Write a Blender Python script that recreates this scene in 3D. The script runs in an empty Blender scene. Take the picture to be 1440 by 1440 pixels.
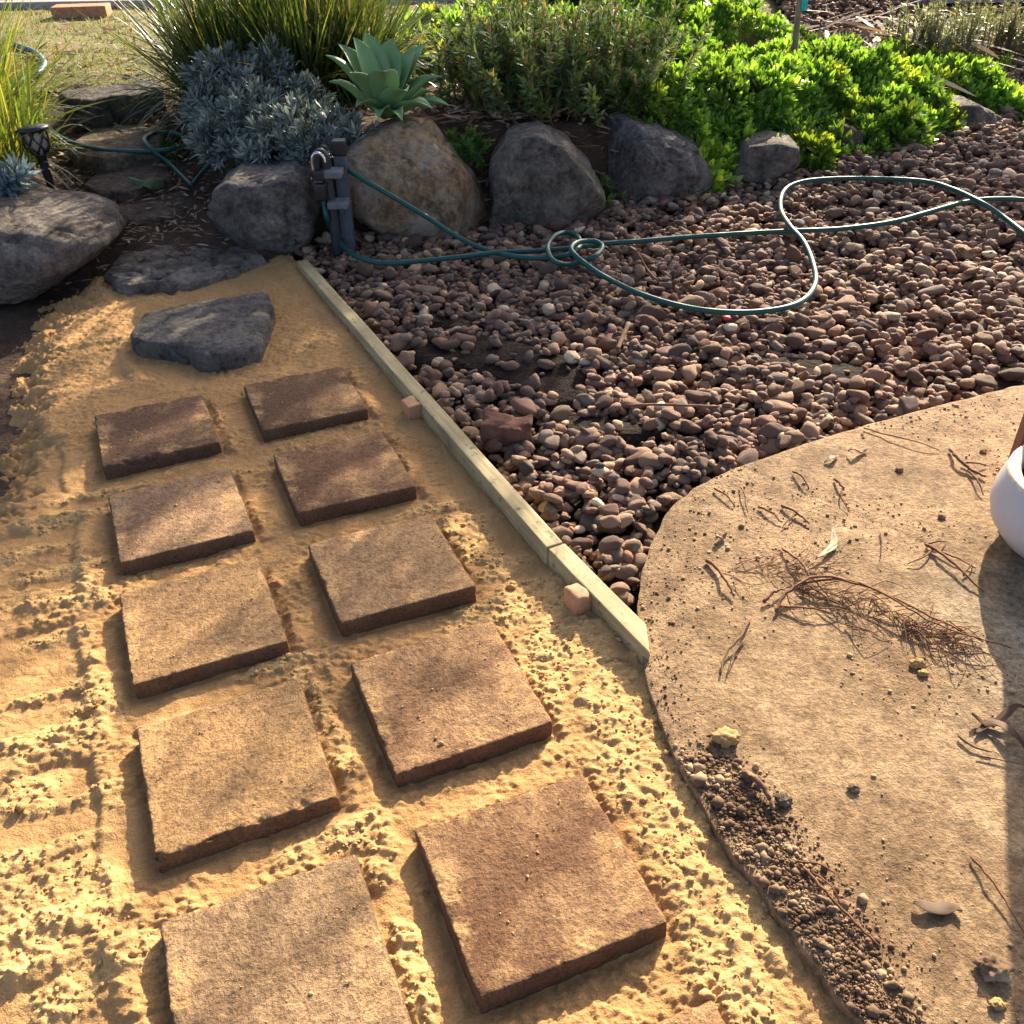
import bpy, bmesh, math, random
import numpy as np
from mathutils import Matrix, Vector

random.seed(7)
rng = np.random.default_rng(11)
S = bpy.context.scene
C = S.collection

# ------------------------------------------------------------------ camera
F_PX, CAM_H, PITCH, ROLL = 1321.13, 1.7342, math.radians(35.429), math.radians(-0.932)
cp, sp, cr, sr = math.cos(PITCH), math.sin(PITCH), math.cos(ROLL), math.sin(ROLL)
cam_d = bpy.data.cameras.new('camera')
cam = bpy.data.objects.new('camera', cam_d)
C.objects.link(cam)
_r = Vector((cr, sr * sp, sr * cp)); _u = Vector((-sr, cr * sp, cr * cp)); _b = -Vector((0, cp, -sp))
cam.matrix_world = Matrix(((_r.x, _u.x, _b.x, 0), (_r.y, _u.y, _b.y, 0), (_r.z, _u.z, _b.z, CAM_H), (0, 0, 0, 1)))
cam_d.sensor_width = 36
cam_d.lens = 36 * F_PX / 1440
cam_d.clip_start = 0.02
cam_d.clip_end = 500
S.camera = cam
S.render.resolution_x = S.render.resolution_y = 1024

# ------------------------------------------------------------------ light
SUN_AZ = math.atan2(0.385, 0.923)          # from +y towards +x
SUN_EL = math.radians(26)
w = bpy.data.worlds.new('World'); S.world = w; w.use_nodes = True
nt = w.node_tree
sky = nt.nodes.new('ShaderNodeTexSky'); sky.sky_type = 'NISHITA'; sky.sun_disc = False
sky.sun_elevation = SUN_EL; sky.sun_rotation = SUN_AZ; sky.dust_density = 2.4; sky.ozone_density = 0.0; sky.air_density = 0.42
bg = nt.nodes['Background']; bg.inputs['Strength'].default_value = 0.13
nt.links.new(sky.outputs[0], bg.inputs['Color'])
sd = bpy.data.lights.new('sun', 'SUN'); sd.energy = 5.0; sd.angle = math.radians(0.5); sd.color = (1.0, 0.87, 0.68)
sun = bpy.data.objects.new('sun', sd); C.objects.link(sun)
SUNV = Vector((math.sin(SUN_AZ) * math.cos(SUN_EL), math.cos(SUN_AZ) * math.cos(SUN_EL), math.sin(SUN_EL)))
sun.rotation_euler = SUNV.to_track_quat('Z', 'Y').to_euler(); sun.location = SUNV * 40
S.view_settings.view_transform = 'Standard'; S.view_settings.look = 'None'
S.view_settings.gamma = 1; S.view_settings.exposure = 1.72
S.cycles.max_bounces = 6; S.cycles.diffuse_bounces = 4; S.cycles.transmission_bounces = 4
S.view_settings.use_curve_mapping = False

# ------------------------------------------------------------------ picture -> place
def ray(u, v):
    a = (u - 720) / F_PX; b = (v - 720) / F_PX
    a, b = a * cr + b * sr, -a * sr + b * cr
    return np.array([a, cp - b * sp, -sp - b * cp])
def gd(u, v, z=0.0):                       # on a level plane
    d = ray(u, v); t = (z - CAM_H) / d[2]
    return np.array([d[0] * t, d[1] * t, z])
def at(u, v, y):                           # on an upright plane
    d = ray(u, v); t = y / d[1]
    return np.array([d[0] * t, y, CAM_H + d[2] * t])
def sst(e0, e1, x):
    t = np.clip((x - e0) / (e1 - e0), 0, 1); return t * t * (3 - 2 * t)
def h2(ix, iy, s):
    n = (ix.astype(np.int64) * 374761393 + iy.astype(np.int64) * 668265263 + s * 982451653) & 0x7fffffff
    n = ((n ^ (n >> 13)) * 1274126177) & 0x7fffffff
    return ((n ^ (n >> 16)) & 0xffff) / 65535.0
def noise2(x, y, s=0):
    ix = np.floor(x); iy = np.floor(y); fx = x - ix; fy = y - iy
    fx = fx * fx * fx * (fx * (fx * 6 - 15) + 10); fy = fy * fy * fy * (fy * (fy * 6 - 15) + 10)
    a = h2(ix, iy, s); b = h2(ix + 1, iy, s); c = h2(ix, iy + 1, s); d = h2(ix + 1, iy + 1, s)
    return ((a + (b - a) * fx) * (1 - fy) + (c + (d - c) * fx) * fy) * 2 - 1
def fbm2(x, y, s=0, o=4, g=0.5):
    r = 0; a = 1; 
    for i in range(o):
        r = r + a * noise2(x * 2 ** i + 17.3 * i, y * 2 ** i - 9.1 * i, s + i); a *= g
    return r
def noise3(p, s=0):
    i = np.floor(p); f = p - i; f = f * f * (3 - 2 * f)
    r = 0
    for dx in (0, 1):
        for dy in (0, 1):
            for dz in (0, 1):
                wgt = (f[:, 0] if dx else 1 - f[:, 0]) * (f[:, 1] if dy else 1 - f[:, 1]) * (f[:, 2] if dz else 1 - f[:, 2])
                r = r + wgt * h2(i[:, 0] + dx + 57 * (i[:, 2] + dz), i[:, 1] + dy - 131 * (i[:, 2] + dz), s)
    return r * 2 - 1
def fbm3(p, s=0, o=4, g=0.5):
    r = 0; a = 1
    for i in range(o):
        r = r + a * noise3(p * 2 ** i + 5.7 * i, s + i); a *= g
    return r
def worley(x, y, s=0):
    ix = np.floor(x); iy = np.floor(y); m = np.full(np.shape(x), 9.0); rid = np.zeros(np.shape(x))
    for dx in (-1, 0, 1):
        for dy in (-1, 0, 1):
            a = ix + dx; b = iy + dy
            d = (a + h2(a, b, s) - x) ** 2 + (b + h2(a, b, s + 5) - y) ** 2
            rid = np.where(d < m, h2(a, b, s + 9), rid); m = np.minimum(m, d)
    return np.sqrt(m), rid

# ------------------------------------------------------------------ mesh helpers
def mk(name, V, Fs, mat=None, parent=None, smooth=True, tint=None, attr=None):
    V = np.asarray(V, dtype=np.float32).reshape(-1, 3)
    if not isinstance(Fs, list): Fs = [Fs]
    Fs = [np.asarray(f, dtype=np.int32) for f in Fs if len(f)]
    me = bpy.data.meshes.new(name)
    me.vertices.add(len(V)); me.vertices.foreach_set('co', V.ravel())
    nl = sum(f.size for f in Fs); npol = sum(len(f) for f in Fs)
    me.loops.add(nl); me.loops.foreach_set('vertex_index', np.concatenate([f.ravel() for f in Fs]))
    me.polygons.add(npol)
    tot = np.concatenate([np.full(len(f), f.shape[1], dtype=np.int32) for f in Fs])
    st = np.concatenate([[0], np.cumsum(tot)[:-1]]).astype(np.int32)
    me.polygons.foreach_set('loop_start', st); me.polygons.foreach_set('loop_total', tot)
    me.polygons.foreach_set('use_smooth', np.full(npol, smooth))
    me.update(calc_edges=True); me.validate()
    if tint is not None:
        t = np.ones((len(V), 4), dtype=np.float32); t[:, :3] = tint
        a = me.attributes.new('tint', 'FLOAT_COLOR', 'POINT'); a.data.foreach_set('color', t.ravel())
    if attr is not None:
        a = me.attributes.new('mask', 'FLOAT', 'POINT'); a.data.foreach_set('value', np.asarray(attr, dtype=np.float32))
    o = bpy.data.objects.new(name, me); C.objects.link(o)
    if mat: me.materials.append(mat)
    if parent: o.parent = parent
    return o
def tag(o, label=None, cat=None, group=None, kind=None):
    if label: o['label'] = label
    if cat: o['category'] = cat
    if group: o['group'] = group
    if kind: o['kind'] = kind
    return o
def empty(name, loc, label, cat, group=None):
    o = bpy.data.objects.new(name, None); C.objects.link(o); o.location = Vector([float(c) for c in loc]); o.empty_display_size = .05
    return tag(o, label, cat, group)
def recentre(o):                            # origin to the base centre
    me = o.data; n = len(me.vertices); a = np.zeros(n * 3, dtype=np.float32); me.vertices.foreach_get('co', a); a = a.reshape(-1, 3)
    c = np.array([(a[:, 0].min() + a[:, 0].max()) / 2, (a[:, 1].min() + a[:, 1].max()) / 2, a[:, 2].min()])
    me.vertices.foreach_set('co', (a - c).astype(np.float32).ravel()); me.update()
    o.location = Vector([float(q) for q in c]) + o.location
    return o
_ico = {}
def ico(n):
    if n not in _ico:
        b = bmesh.new(); bmesh.ops.create_icosphere(b, subdivisions=n, radius=1)
        b.verts.ensure_lookup_table()
        _ico[n] = (np.array([v.co[:] for v in b.verts]), np.array([[v.index for v in f.verts] for f in b.faces])); b.free()
    return _ico[n]
def rbox(h, r, n=(8, 8, 3)):                # rounded box, half sizes h, edge radius r, welded
    h = np.array(h, float); V = []; Fq = []; off = 0
    def samples(a, k):
        inner = np.linspace(-(a - r), a - r, k + 1)
        e = r * np.array([0.38, 0.75, 1.0])
        return np.concatenate([-(a - r) - e[::-1], inner, (a - r) + e])
    for ax in range(3):
        o1, o2 = [(1, 2), (2, 0), (0, 1)][ax]
        s1 = samples(h[o1], n[o1]); s2 = samples(h[o2], n[o2])
        g1, g2 = np.meshgrid(s1, s2, indexing='ij')
        for sg in (-1, 1):
            q = np.zeros(g1.shape + (3,)); q[..., o1] = g1; q[..., o2] = g2; q[..., ax] = sg * h[ax]
            V.append(q.reshape(-1, 3))
            A, B = g1.shape; i = np.arange(A * B).reshape(A, B)
            f = np.stack([i[:-1, :-1], i[1:, :-1], i[1:, 1:], i[:-1, 1:]], -1).reshape(-1, 4) + off
            Fq.append(f if sg > 0 else f[:, ::-1]); off += A * B
    V = np.concatenate(V); Fq = np.concatenate(Fq)
    c = np.clip(V, -(h - r), h - r); d = V - c; l = np.linalg.norm(d, axis=1, keepdims=True)
    P = c + r * d / np.maximum(l, 1e-9)
    _, idx, inv = np.unique(np.round(P, 5), axis=0, return_index=True, return_inverse=True)
    Fq = inv.ravel()[Fq]; P = P[idx]
    ok = np.array([len(set(f)) == 4 for f in Fq])
    tri = []
    for f in Fq[~ok]:
        g = list(dict.fromkeys(f))
        if len(g) == 3: tri.append(g)
    return P, [Fq[ok]] + ([np.array(tri)] if tri else [])
def tube(P, R, n=8, cap=True):
    P = np.asarray(P, float); m = len(P); R = np.broadcast_to(np.asarray(R, float), (m,))
    T = np.gradient(P, axis=0); T /= np.maximum(np.linalg.norm(T, axis=1, keepdims=True), 1e-9)
    ref = np.array([0, 0, 1.0]) if abs(T[0, 2]) < .9 else np.array([1.0, 0, 0])
    V = []; 
    u = np.cross(T[0], ref); u /= np.linalg.norm(u)
    for i in range(m):
        u = u - T[i] * (u @ T[i]); u /= max(np.linalg.norm(u), 1e-9); v = np.cross(T[i], u)
        a = np.arange(n) * 2 * math.pi / n
        V.append(P[i] + R[i] * (np.cos(a)[:, None] * u + np.sin(a)[:, None] * v))
    V = np.concatenate(V); i = np.arange(m * n).reshape(m, n); j = np.roll(i, -1, 1)
    Fq = np.stack([i[:-1], j[:-1], j[1:], i[1:]], -1).reshape(-1, 4)
    Fs = [Fq]
    if cap:
        V = np.concatenate([V, P[:1], P[-1:]]); a = m * n; b = a + 1
        t = [[a, j[0, k], i[0, k]] for k in range(n)] + [[b, i[-1, k], j[-1, k]] for k in range(n)]
        Fs.append(np.array(t))
    return V, Fs
def merge(parts):
    V = []; q = []; t = []; o = 0
    for v, fs in parts:
        for f in (fs if isinstance(fs, list) else [fs]):
            f = np.asarray(f)
            if len(f): (q if f.shape[1] == 4 else t).append(f + o)
        V.append(v); o += len(v)
    return np.concatenate(V), ([np.concatenate(q)] if q else []) + ([np.concatenate(t)] if t else [])
def spline(P, k=8):                          # Catmull-Rom
    P = np.asarray(P, float); Q = np.concatenate([[2 * P[0] - P[1]], P, [2 * P[-1] - P[-2]]]); out = []
    for i in range(1, len(Q) - 2):
        for t in np.arange(k) / k:
            a, b, c, d = Q[i - 1], Q[i], Q[i + 1], Q[i + 2]
            out.append(.5 * (2 * b + (c - a) * t + (2 * a - 5 * b + 4 * c - d) * t * t + (3 * b - a - 3 * c + d) * t ** 3))
    out.append(P[-1]); return np.array(out)
def rotz(V, a):
    c, s = math.cos(a), math.sin(a); V = np.asarray(V); return np.stack([V[:, 0] * c - V[:, 1] * s, V[:, 0] * s + V[:, 1] * c, V[:, 2]], 1)
def lathe(prof, n=40):
    prof = np.array(prof, float); m = len(prof); a = np.arange(n) * 2 * math.pi / n
    V = np.stack([prof[:, 0:1] * np.cos(a), prof[:, 0:1] * np.sin(a), np.repeat(prof[:, 1:2], n, 1)], -1).reshape(-1, 3)
    i = np.arange(m * n).reshape(m, n); j = np.roll(i, -1, 1)
    return V, [np.stack([i[:-1], j[:-1], j[1:], i[1:]], -1).reshape(-1, 4)]

# ------------------------------------------------------------------ materials
class M:
    def __init__(s, name, rough=.8, spec=.3):
        s.m = bpy.data.materials.new(name); s.m.use_nodes = True; s.t = s.m.node_tree; s.N = s.t.nodes
        s.b = s.N['Principled BSDF']; s.b.inputs['Roughness'].default_value = rough; s.b.inputs['Specular IOR Level'].default_value = spec
        s.co = None
    def n(s, typ, **kw):
        x = s.N.new(typ)
        for k, v in kw.items():
            if k.startswith('_'): setattr(x, k[1:], v)
            else:
                key = k.replace('__', ' '); x.inputs[int(key[1:]) if key[0] == 'i' and key[1:].isdigit() else key].default_value = v
        return x
    def l(s, a, b): s.t.links.new(a, b)
    def coord(s):
        if not s.co: s.co = s.n('ShaderNodeTexCoord').outputs['Object']
        return s.co
    def noise(s, scale, detail=5, rough=.55, stretch=None):
        x = s.n('ShaderNodeTexNoise', Scale=scale, Detail=detail, Roughness=rough)
        if stretch:
            mp = s.n('ShaderNodeMapping', Scale=stretch[0], Rotation=stretch[1]); s.l(s.coord(), mp.inputs[0]); s.l(mp.outputs[0], x.inputs['Vector'])
        else: s.l(s.coord(), x.inputs['Vector'])
        return x.outputs['Fac']
    def vor(s, scale, feature='F1'):
        x = s.n('ShaderNodeTexVoronoi', Scale=scale, _feature=feature); s.l(s.coord(), x.inputs['Vector']); return x
    def ramp(s, fac, stops, interp='LINEAR'):
        x = s.n('ShaderNodeValToRGB'); x.color_ramp.interpolation = interp; e = x.color_ramp.elements
        while len(e) < len(stops): e.new(.5)
        for q, (p, c) in zip(e, stops): q.position = p; q.color = (*c, 1) if len(c) == 3 else c
        s.l(fac, x.inputs[0]); return x.outputs[0]
    def mix(s, fac, a, b, mode='MIX'):
        x = s.n('ShaderNodeMix', _data_type='RGBA', _blend_type=mode)
        for v, i in ((fac, 0), (a, 6), (b, 7)):
            if hasattr(v, 'is_output'): s.l(v, x.inputs[i])
            else: x.inputs[i].default_value = v if i == 0 else (*v, 1)
        return x.outputs[2]
    def gray(s, fac, a, b): return s.ramp(fac, [(a, (0, 0, 0)), (b, (1, 1, 1))])
    def attr(s, name, out='Color'): return s.n('ShaderNodeAttribute', _attribute_name=name).outputs[out]
    def color(s, c):
        if hasattr(c, 'is_output'): s.l(c, s.b.inputs['Base Color'])
        else: s.b.inputs['Base Color'].default_value = (*c, 1)
        return s
    def bump(s, h, strength=.5, dist=.01):
        x = s.n('ShaderNodeBump', Strength=strength, Distance=dist); s.l(h, x.inputs['Height'])
        if s.b.inputs['Normal'].is_linked: s.l(s.b.inputs['Normal'].links[0].from_socket, x.inputs['Normal'])
        s.l(x.outputs[0], s.b.inputs['Normal']); return s
    def translucent(s, fac, col=None):
        t = s.n('ShaderNodeBsdfTranslucent'); mx = s.n('ShaderNodeMixShader', i0=fac)
        c = s.b.inputs['Base Color']
        if col is None and c.is_linked: s.l(c.links[0].from_socket, t.inputs[0])
        elif col is not None:
            if hasattr(col, 'is_output'): s.l(col, t.inputs[0])
            else: t.inputs[0].default_value = (*col, 1)
        else: t.inputs[0].default_value = c.default_value
        out = s.N['Material Output']; s.l(s.b.outputs[0], mx.inputs[1]); s.l(t.outputs[0], mx.inputs[2]); s.l(mx.outputs[0], out.inputs[0]); return s

def leaf_mat(name, rough=.5, trans=.4, boost=(1.25, 1.3, .6), spec=.4):
    k = M(name, rough, spec); c = k.attr('tint'); k.color(c)
    k.translucent(trans, k.mix(1.0, c, boost, 'MULTIPLY')); return k.m
def plain(name, c, rough=.6, spec=.3, bumps=None, var=.25, scale=30):
    k = M(name, rough, spec); n = k.noise(scale, 4)
    d = tuple(x * (1 - var) for x in c); e = tuple(min(1, x * (1 + var)) for x in c)
    k.color(k.ramp(n, [(.3, d), (.7, e)]))
    if bumps: k.bump(k.noise(bumps[0], 5), bumps[1], bumps[2])
    return k.m
def rock_mat(name, cols, scale=3, rough=.85, strata=None, pale=None, bump=.8, spec=.3):
    k = M(name, rough, spec); n = k.noise(scale, 9, .7); fine = k.noise(scale * 10, 8, .75); mid = k.noise(scale * 3.3, 8, .7)
    c = k.ramp(n, [(.32, cols[0]), (.5, cols[1]), (.66, cols[2])])
    c = k.mix(.8, c, k.ramp(mid, [(.34, (.28, .28, .28)), (.5, (1, 1, 1)), (.66, (1.6, 1.55, 1.5))]), 'MULTIPLY')
    c = k.mix(.7, c, k.ramp(fine, [(.34, (.25, .25, .25)), (.5, (1, 1, 1)), (.68, (1.6, 1.6, 1.6))]), 'MULTIPLY')
    if pale:
        p = k.noise(scale * 1.7, 10, .78); c = k.mix(k.ramp(p, [(.50, (0, 0, 0)), (.63, (.9, .9, .9))]), c, pale)
    vn = k.noise(scale * 1.1, 5, .6); c = k.mix(k.ramp(vn, [(.486, (0, 0, 0)), (.5, (.14, .14, .14)), (.514, (0, 0, 0))]), c, tuple(min(1, x * 2.2) for x in cols[2]))
    k.color(c)
    k.bump(k.noise(scale * 16, 9, .75), 1.0, .05)
    if strata: k.bump(k.noise(scale * 2.2, 7, .65, strata), 1.0, .09)
    k.bump(mid, 1.0, .12)
    return k.m

# sand
k = M('builders_sand', .95, .15)
cm = k.attr('mask', 'Fac'); n1 = k.noise(5, 6); n2 = k.noise(220, 3, .7); n3 = k.noise(60, 4, .6)
c = k.mix(cm, (.41, .236, .096), (.53, .335, .138))
c = k.mix(.5, c, k.ramp(n1, [(.3, (.74, .70, .66)), (.7, (1.12, 1.12, 1.12))]), 'MULTIPLY')
c = k.mix(.6, c, k.ramp(n2, [(.3, (.62, .6, .56)), (.7, (1.25, 1.25, 1.25))]), 'MULTIPLY')
k.color(c); k.bump(n2, .8, .004); k.bump(n3, .6, .007); SAND = k.m
# soil
k = M('garden_soil', .95, .15); n1 = k.noise(4, 7, .65); n2 = k.noise(70, 6, .7)
c = k.ramp(n1, [(.3, (.045, .029, .019)), (.55, (.095, .060, .038)), (.8, (.16, .105, .066))])
k.color(k.mix(.6, c, k.ramp(n2, [(.3, (.4, .4, .4)), (.75, (1.5, 1.45, 1.4))]), 'MULTIPLY')); k.bump(n2, .8, .02); k.bump(k.noise(16, 5), .7, .05); SOIL = k.m
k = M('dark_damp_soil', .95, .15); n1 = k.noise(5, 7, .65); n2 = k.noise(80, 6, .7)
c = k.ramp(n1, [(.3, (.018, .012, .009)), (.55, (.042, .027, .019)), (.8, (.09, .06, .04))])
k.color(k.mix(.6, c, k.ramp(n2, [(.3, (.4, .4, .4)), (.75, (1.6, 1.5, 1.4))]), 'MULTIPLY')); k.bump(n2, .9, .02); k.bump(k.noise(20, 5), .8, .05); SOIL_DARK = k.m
# pebbles
def pebble_mat(name, src):
    k = M(name, .85, .22)
    c = k.attr('tint') if src == 'attr' else k.n('ShaderNodeObjectInfo').outputs['Color']
    f = k.noise(38, 6, .7); g = k.noise(9 if src == 'attr' else 14, 4)
    c = k.mix(.75, c, k.ramp(f, [(.28, (.5, .48, .47)), (.5, (1, 1, 1)), (.75, (1.4, 1.36, 1.3))]), 'MULTIPLY')
    c = k.mix(k.ramp(g, [(.5, (0, 0, 0)), (.75, (.4, .4, .4))]), c, (.17, .105, .07))
    c = k.mix(.6, c, k.ramp(k.noise(150, 3, .7), [(.3, (.55, .53, .52)), (.7, (1.4, 1.36, 1.32))]), 'MULTIPLY')
    k.color(c); k.bump(f, .6, .010); k.bump(k.noise(150, 3), .5, .003); return k.m
PEB_A = pebble_mat('pebble_stone', 'attr'); PEB_O = pebble_mat('pebble_stone_single', 'obj')
# pavers
def paver_mat(name, base, dust, amt):
    k = M(name, .92, .2); n1 = k.noise(4.5, 6, .62); n2 = k.noise(150, 4, .7); n3 = k.noise(34, 6, .7); nor = k.n('ShaderNodeNewGeometry').outputs['Normal']
    z = k.n('ShaderNodeSeparateXYZ'); k.l(nor, z.inputs[0])
    up = k.gray(z.outputs[2], .75, .97)
    c = k.ramp(n1, [(.3, tuple(x * .72 for x in base)), (.52, base), (.75, tuple(min(1, x * 1.25) for x in base))])
    dm = k.mix(1, k.ramp(n1, [(.62 - .5 * amt, (0, 0, 0)), (.95 - .6 * amt, (1, 1, 1))]), up, 'MULTIPLY')
    dm = k.mix(1, dm, k.ramp(n3, [(.3, (.35, .35, .35)), (.6, (1, 1, 1))]), 'MULTIPLY')
    c = k.mix(dm, c, dust)
    sx = k.n('ShaderNodeSeparateXYZ'); k.l(k.coord(), sx.inputs[0]); ab = [k.n('ShaderNodeMath', _operation='ABSOLUTE') for _ in (0, 1)]; mxn = k.n('ShaderNodeMath', _operation='MAXIMUM')
    for q_ in (0, 1): k.l(sx.outputs[q_], ab[q_].inputs[0]); k.l(ab[q_].outputs[0], mxn.inputs[q_])
    em = k.mix(1, k.gray(mxn.outputs[0], .12, .2), k.gray(k.noise(11, 6, .65), .5, .62), 'MULTIPLY'); c = k.mix(k.mix(1, em, up, 'MULTIPLY'), c, (.50, .31, .13))
    c = k.mix(.7, c, k.ramp(n2, [(.3, (.45, .43, .41)), (.7, (1.45, 1.42, 1.4))]), 'MULTIPLY')
    c = k.mix(.5, c, k.ramp(n3, [(.25, (.55, .5, .5)), (.55, (1, 1, 1))]), 'MULTIPLY')
    pit = k.noise(85, 4, .75); c = k.mix(.8, c, k.ramp(pit, [(.32, (.42, .38, .35)), (.46, (1, 1, 1)), (.7, (1.18, 1.16, 1.12))]), 'MULTIPLY')
    k.color(c); k.bump(n2, .7, .005); k.bump(n3, .6, .008); k.bump(pit, .9, .007); return k.m
# concrete
k = M('dirty_concrete', .9, .25); n1 = k.noise(1.3, 7, .6); n2 = k.noise(70, 5, .75); n3 = k.noise(9, 7, .7); vv = k.vor(55)
mask = k.attr('mask', 'Fac')
c = k.ramp(n3, [(.3, (.27, .225, .155)), (.55, (.39, .33, .235)), (.75, (.50, .435, .32))])
sp_ = k.ramp(vv.outputs['Distance'], [(.10, (1, 1, 1)), (.24, (0, 0, 0))]); spm = k.mix(1, sp_, k.gray(k.noise(2.2, 3), .45, .62), 'MULTIPLY')
c = k.mix(k.mix(1, spm, (.55, .55, .55), 'MULTIPLY'), c, (.56, .50, .40))
dirt = k.ramp(n3, [(.25, (.15, .092, .048)), (.5, (.27, .178, .096)), (.75, (.37, .26, .145))])
dm = k.mix(1.0, mask, k.ramp(n1, [(.30, (-.4, -.4, -.4)), (.7, (.45, .45, .45))]), 'ADD')
c = k.mix(1, k.mix(k.gray(dm, .25, .75), c, dirt), (1.0, .98, .93), 'MULTIPLY')
c = k.mix(.85, c, k.ramp(n2, [(.3, (.36, .33, .30)), (.5, (1, 1, 1)), (.7, (1.5, 1.48, 1.45))]), 'MULTIPLY')
st_ = k.noise(3.2, 8, .7); c = k.mix(.85, c, k.ramp(st_, [(.35, (.55, .5, .45)), (.52, (1, 1, 1)), (.7, (1.25, 1.25, 1.25))]), 'MULTIPLY')
c = k.mix(.8, c, k.ramp(k.noise(26, 8, .75), [(.36, (.5, .46, .42)), (.5, (1, 1, 1)), (.68, (1.3, 1.28, 1.25))]), 'MULTIPLY')
k.color(c); k.bump(n2, .9, .010); k.bump(n3, .6, .016); k.bump(k.noise(160, 3, .7), .7, .004); CONC = k.m
# timber
def timber_mat(name, a, b, stretch):
    k = M(name, .75, .3); g = k.noise(1, 6, .65, stretch); d = k.noise(28, 6, .7)
    c = k.ramp(g, [(.3, a), (.7, b)])
    c = k.mix(k.ramp(d, [(.57, (0, 0, 0)), (.68, (.85, .85, .85))]), c, (.05, .042, .025))
    c = k.mix(.7, c, k.ramp(k.noise(3.5, 5, .6), [(.35, (.55, .55, .52)), (.6, (1.1, 1.1, 1.1))]), 'MULTIPLY')
    k.color(c); k.bump(g, .5, .006); k.bump(d, .3, .004); return k.m
PINE = timber_mat('treated_pine', (.27, .205, .095), (.45, .365, .19), ((60, 2.5, 60), (0, 0, 0)))
PEG = timber_mat('red_peg_timber', (.42, .20, .09), (.56, .30, .15), ((40, 40, 4), (0, 0, 0)))
STAKE = timber_mat('weathered_stake', (.20, .14, .08), (.40, .30, .17), ((40, 40, 3), (0, 0, 0)))
ROCK_DARK = rock_mat('dark_basalt', ((.12, .106, .09), (.215, .19, .16), (.36, .32, .27)), 3.2, pale=None)
ROCK_GREY = rock_mat('grey_boulder_stone', ((.17, .142, .108), (.30, .252, .19), (.44, .375, .29)), 3, strata=((2, 2, 9), (.4, .5, 0)))
ROCK_BROWN = rock_mat('brown_sandstone', ((.44, .23, .09), (.62, .41, .21), (.66, .51, .33)), 3.2, pale=(.76, .67, .54), strata=((2, 2, 7), (.2, .4, 0)))
ROCK_SLATE = rock_mat('blue_grey_slate', ((.15, .132, .115), (.25, .222, .195), (.38, .34, .29)), 5, strata=((3, 3, 22), (.1, .06, 0)), pale=(0.323, 0.261, 0.176))
ROCK_LAYER = rock_mat('layered_grey_rock', ((.19, .15, .112), (.32, .262, .205), (.47, .40, .315)), 3, strata=((1.5, 1.5, 26), (.12, .16, 0)))
ROCK_RED = rock_mat('dark_red_brown_rock', ((0.114, 0.075, 0.052), (0.190, 0.131, 0.090), (0.285, 0.203, 0.140)), 4)
ROCK_PALE = rock_mat('pale_flat_stone', ((0.190, 0.135, 0.080), (0.323, 0.243, 0.152), (0.437, 0.342, 0.224)), 4, strata=((2, 2, 14), (.1, .1, 0)))
HOSE = M('green_hose_plastic', .48, .4).color((.006, .065, .052)).m
BLACK = plain('black_plastic', (.012, .012, .013), .4, .45)
POSTM = plain('charcoal_post', (.075, .08, .085), .6, .3, (60, .3, .004))
PIPE = plain('dark_pipe', (.022, .023, .026), .45, .4)
STEEL = M('bright_steel', .25, .5).color((.55, .55, .56)); STEEL.b.inputs['Metallic'].default_value = 1; STEEL = STEEL.m
STRAP = plain('grey_strap_plastic', (.13, .135, .14), .5)
TERRA = plain('terracotta', (.42, .19, .10), .85, .2, (60, .4, .006))
TWIG = plain('dry_twig_bark', (.15, .085, .05), .9, .15, (90, .5, .003), .4, 25)
ROOT = plain('reddish_root', (.16, .075, .042), .9, .15, (90, .5, .003), .4, 25)
DRYLEAF = leaf_mat('dry_leaf', .7, .25, (1.3, 1.1, .8), .2)
LEAF = leaf_mat('green_leaf', .42, .5, (1.7, 1.6, .68), .4)
SILVER = leaf_mat('silver_leaf', .6, .15, (1.0, 1.05, .9), .3)
BLADE = leaf_mat('strap_leaf_blade', .38, .38, (1.5, 1.4, .5), .45)
GRASS = leaf_mat('lawn_blade', .6, .35, (1.4, 1.3, .6), .25)
POTW = plain('white_glazed_pot', (.50, .49, .47), .4, .35, (30, .08, .01), .05, 6)

# ------------------------------------------------------------------ the lie of the land
XL = [-6, -3.4, -2.3, -1.65, -1.24, -.47, .22, .87, 1.59, 2.19, 3.11, 4.3, 7]
YL = [4.2, 4.3, 4.5, 4.75, 4.97, 5.0, 5.28, 5.65, 6.0, 6.4, 6.95, 7.6, 8.6]
HB = [.28, .28, .28, .30, .40, .46, .40, .36, .26, .24, .18, .15, .15]
def yline(x): return np.interp(x, XL, YL)
def T(x, y):
    x = np.asarray(x, float); y = np.asarray(y, float)
    yl = yline(x); hb = np.interp(x, XL, HB)
    front = -.10 + .10 * sst(4.2, 6.2, y) * sst(.8, 2.2, x)
    z = front + (hb - front) * sst(.10, .5, y - yl)
    far = .46 + .02 * np.clip(y - 7.5, 0, 8)
    z = z + (far - z) * sst(1.6, 3.4, y - yl) * (1 - .45 * sst(3.5, 5.5, x))
    xc = np.interp(y, [4.3, 4.7, 5.2, 5.7, 6.35, 6.9, 7.6], [-1.6, -1.62, -1.95, -2.2, -2.52, -2.8, -3.1])
    zp = np.interp(y, [3.9, 4.4, 4.9, 5.3, 5.8, 6.4, 6.85, 7.4], [-.10, -.05, .05, .10, .16, .25, .35, .46])
    wgt = 1 - sst(.38, .72, np.abs(x - xc))
    wgt = wgt * (1 - sst(6.9, 7.6, y))
    return z + (zp - z) * wgt
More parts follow.
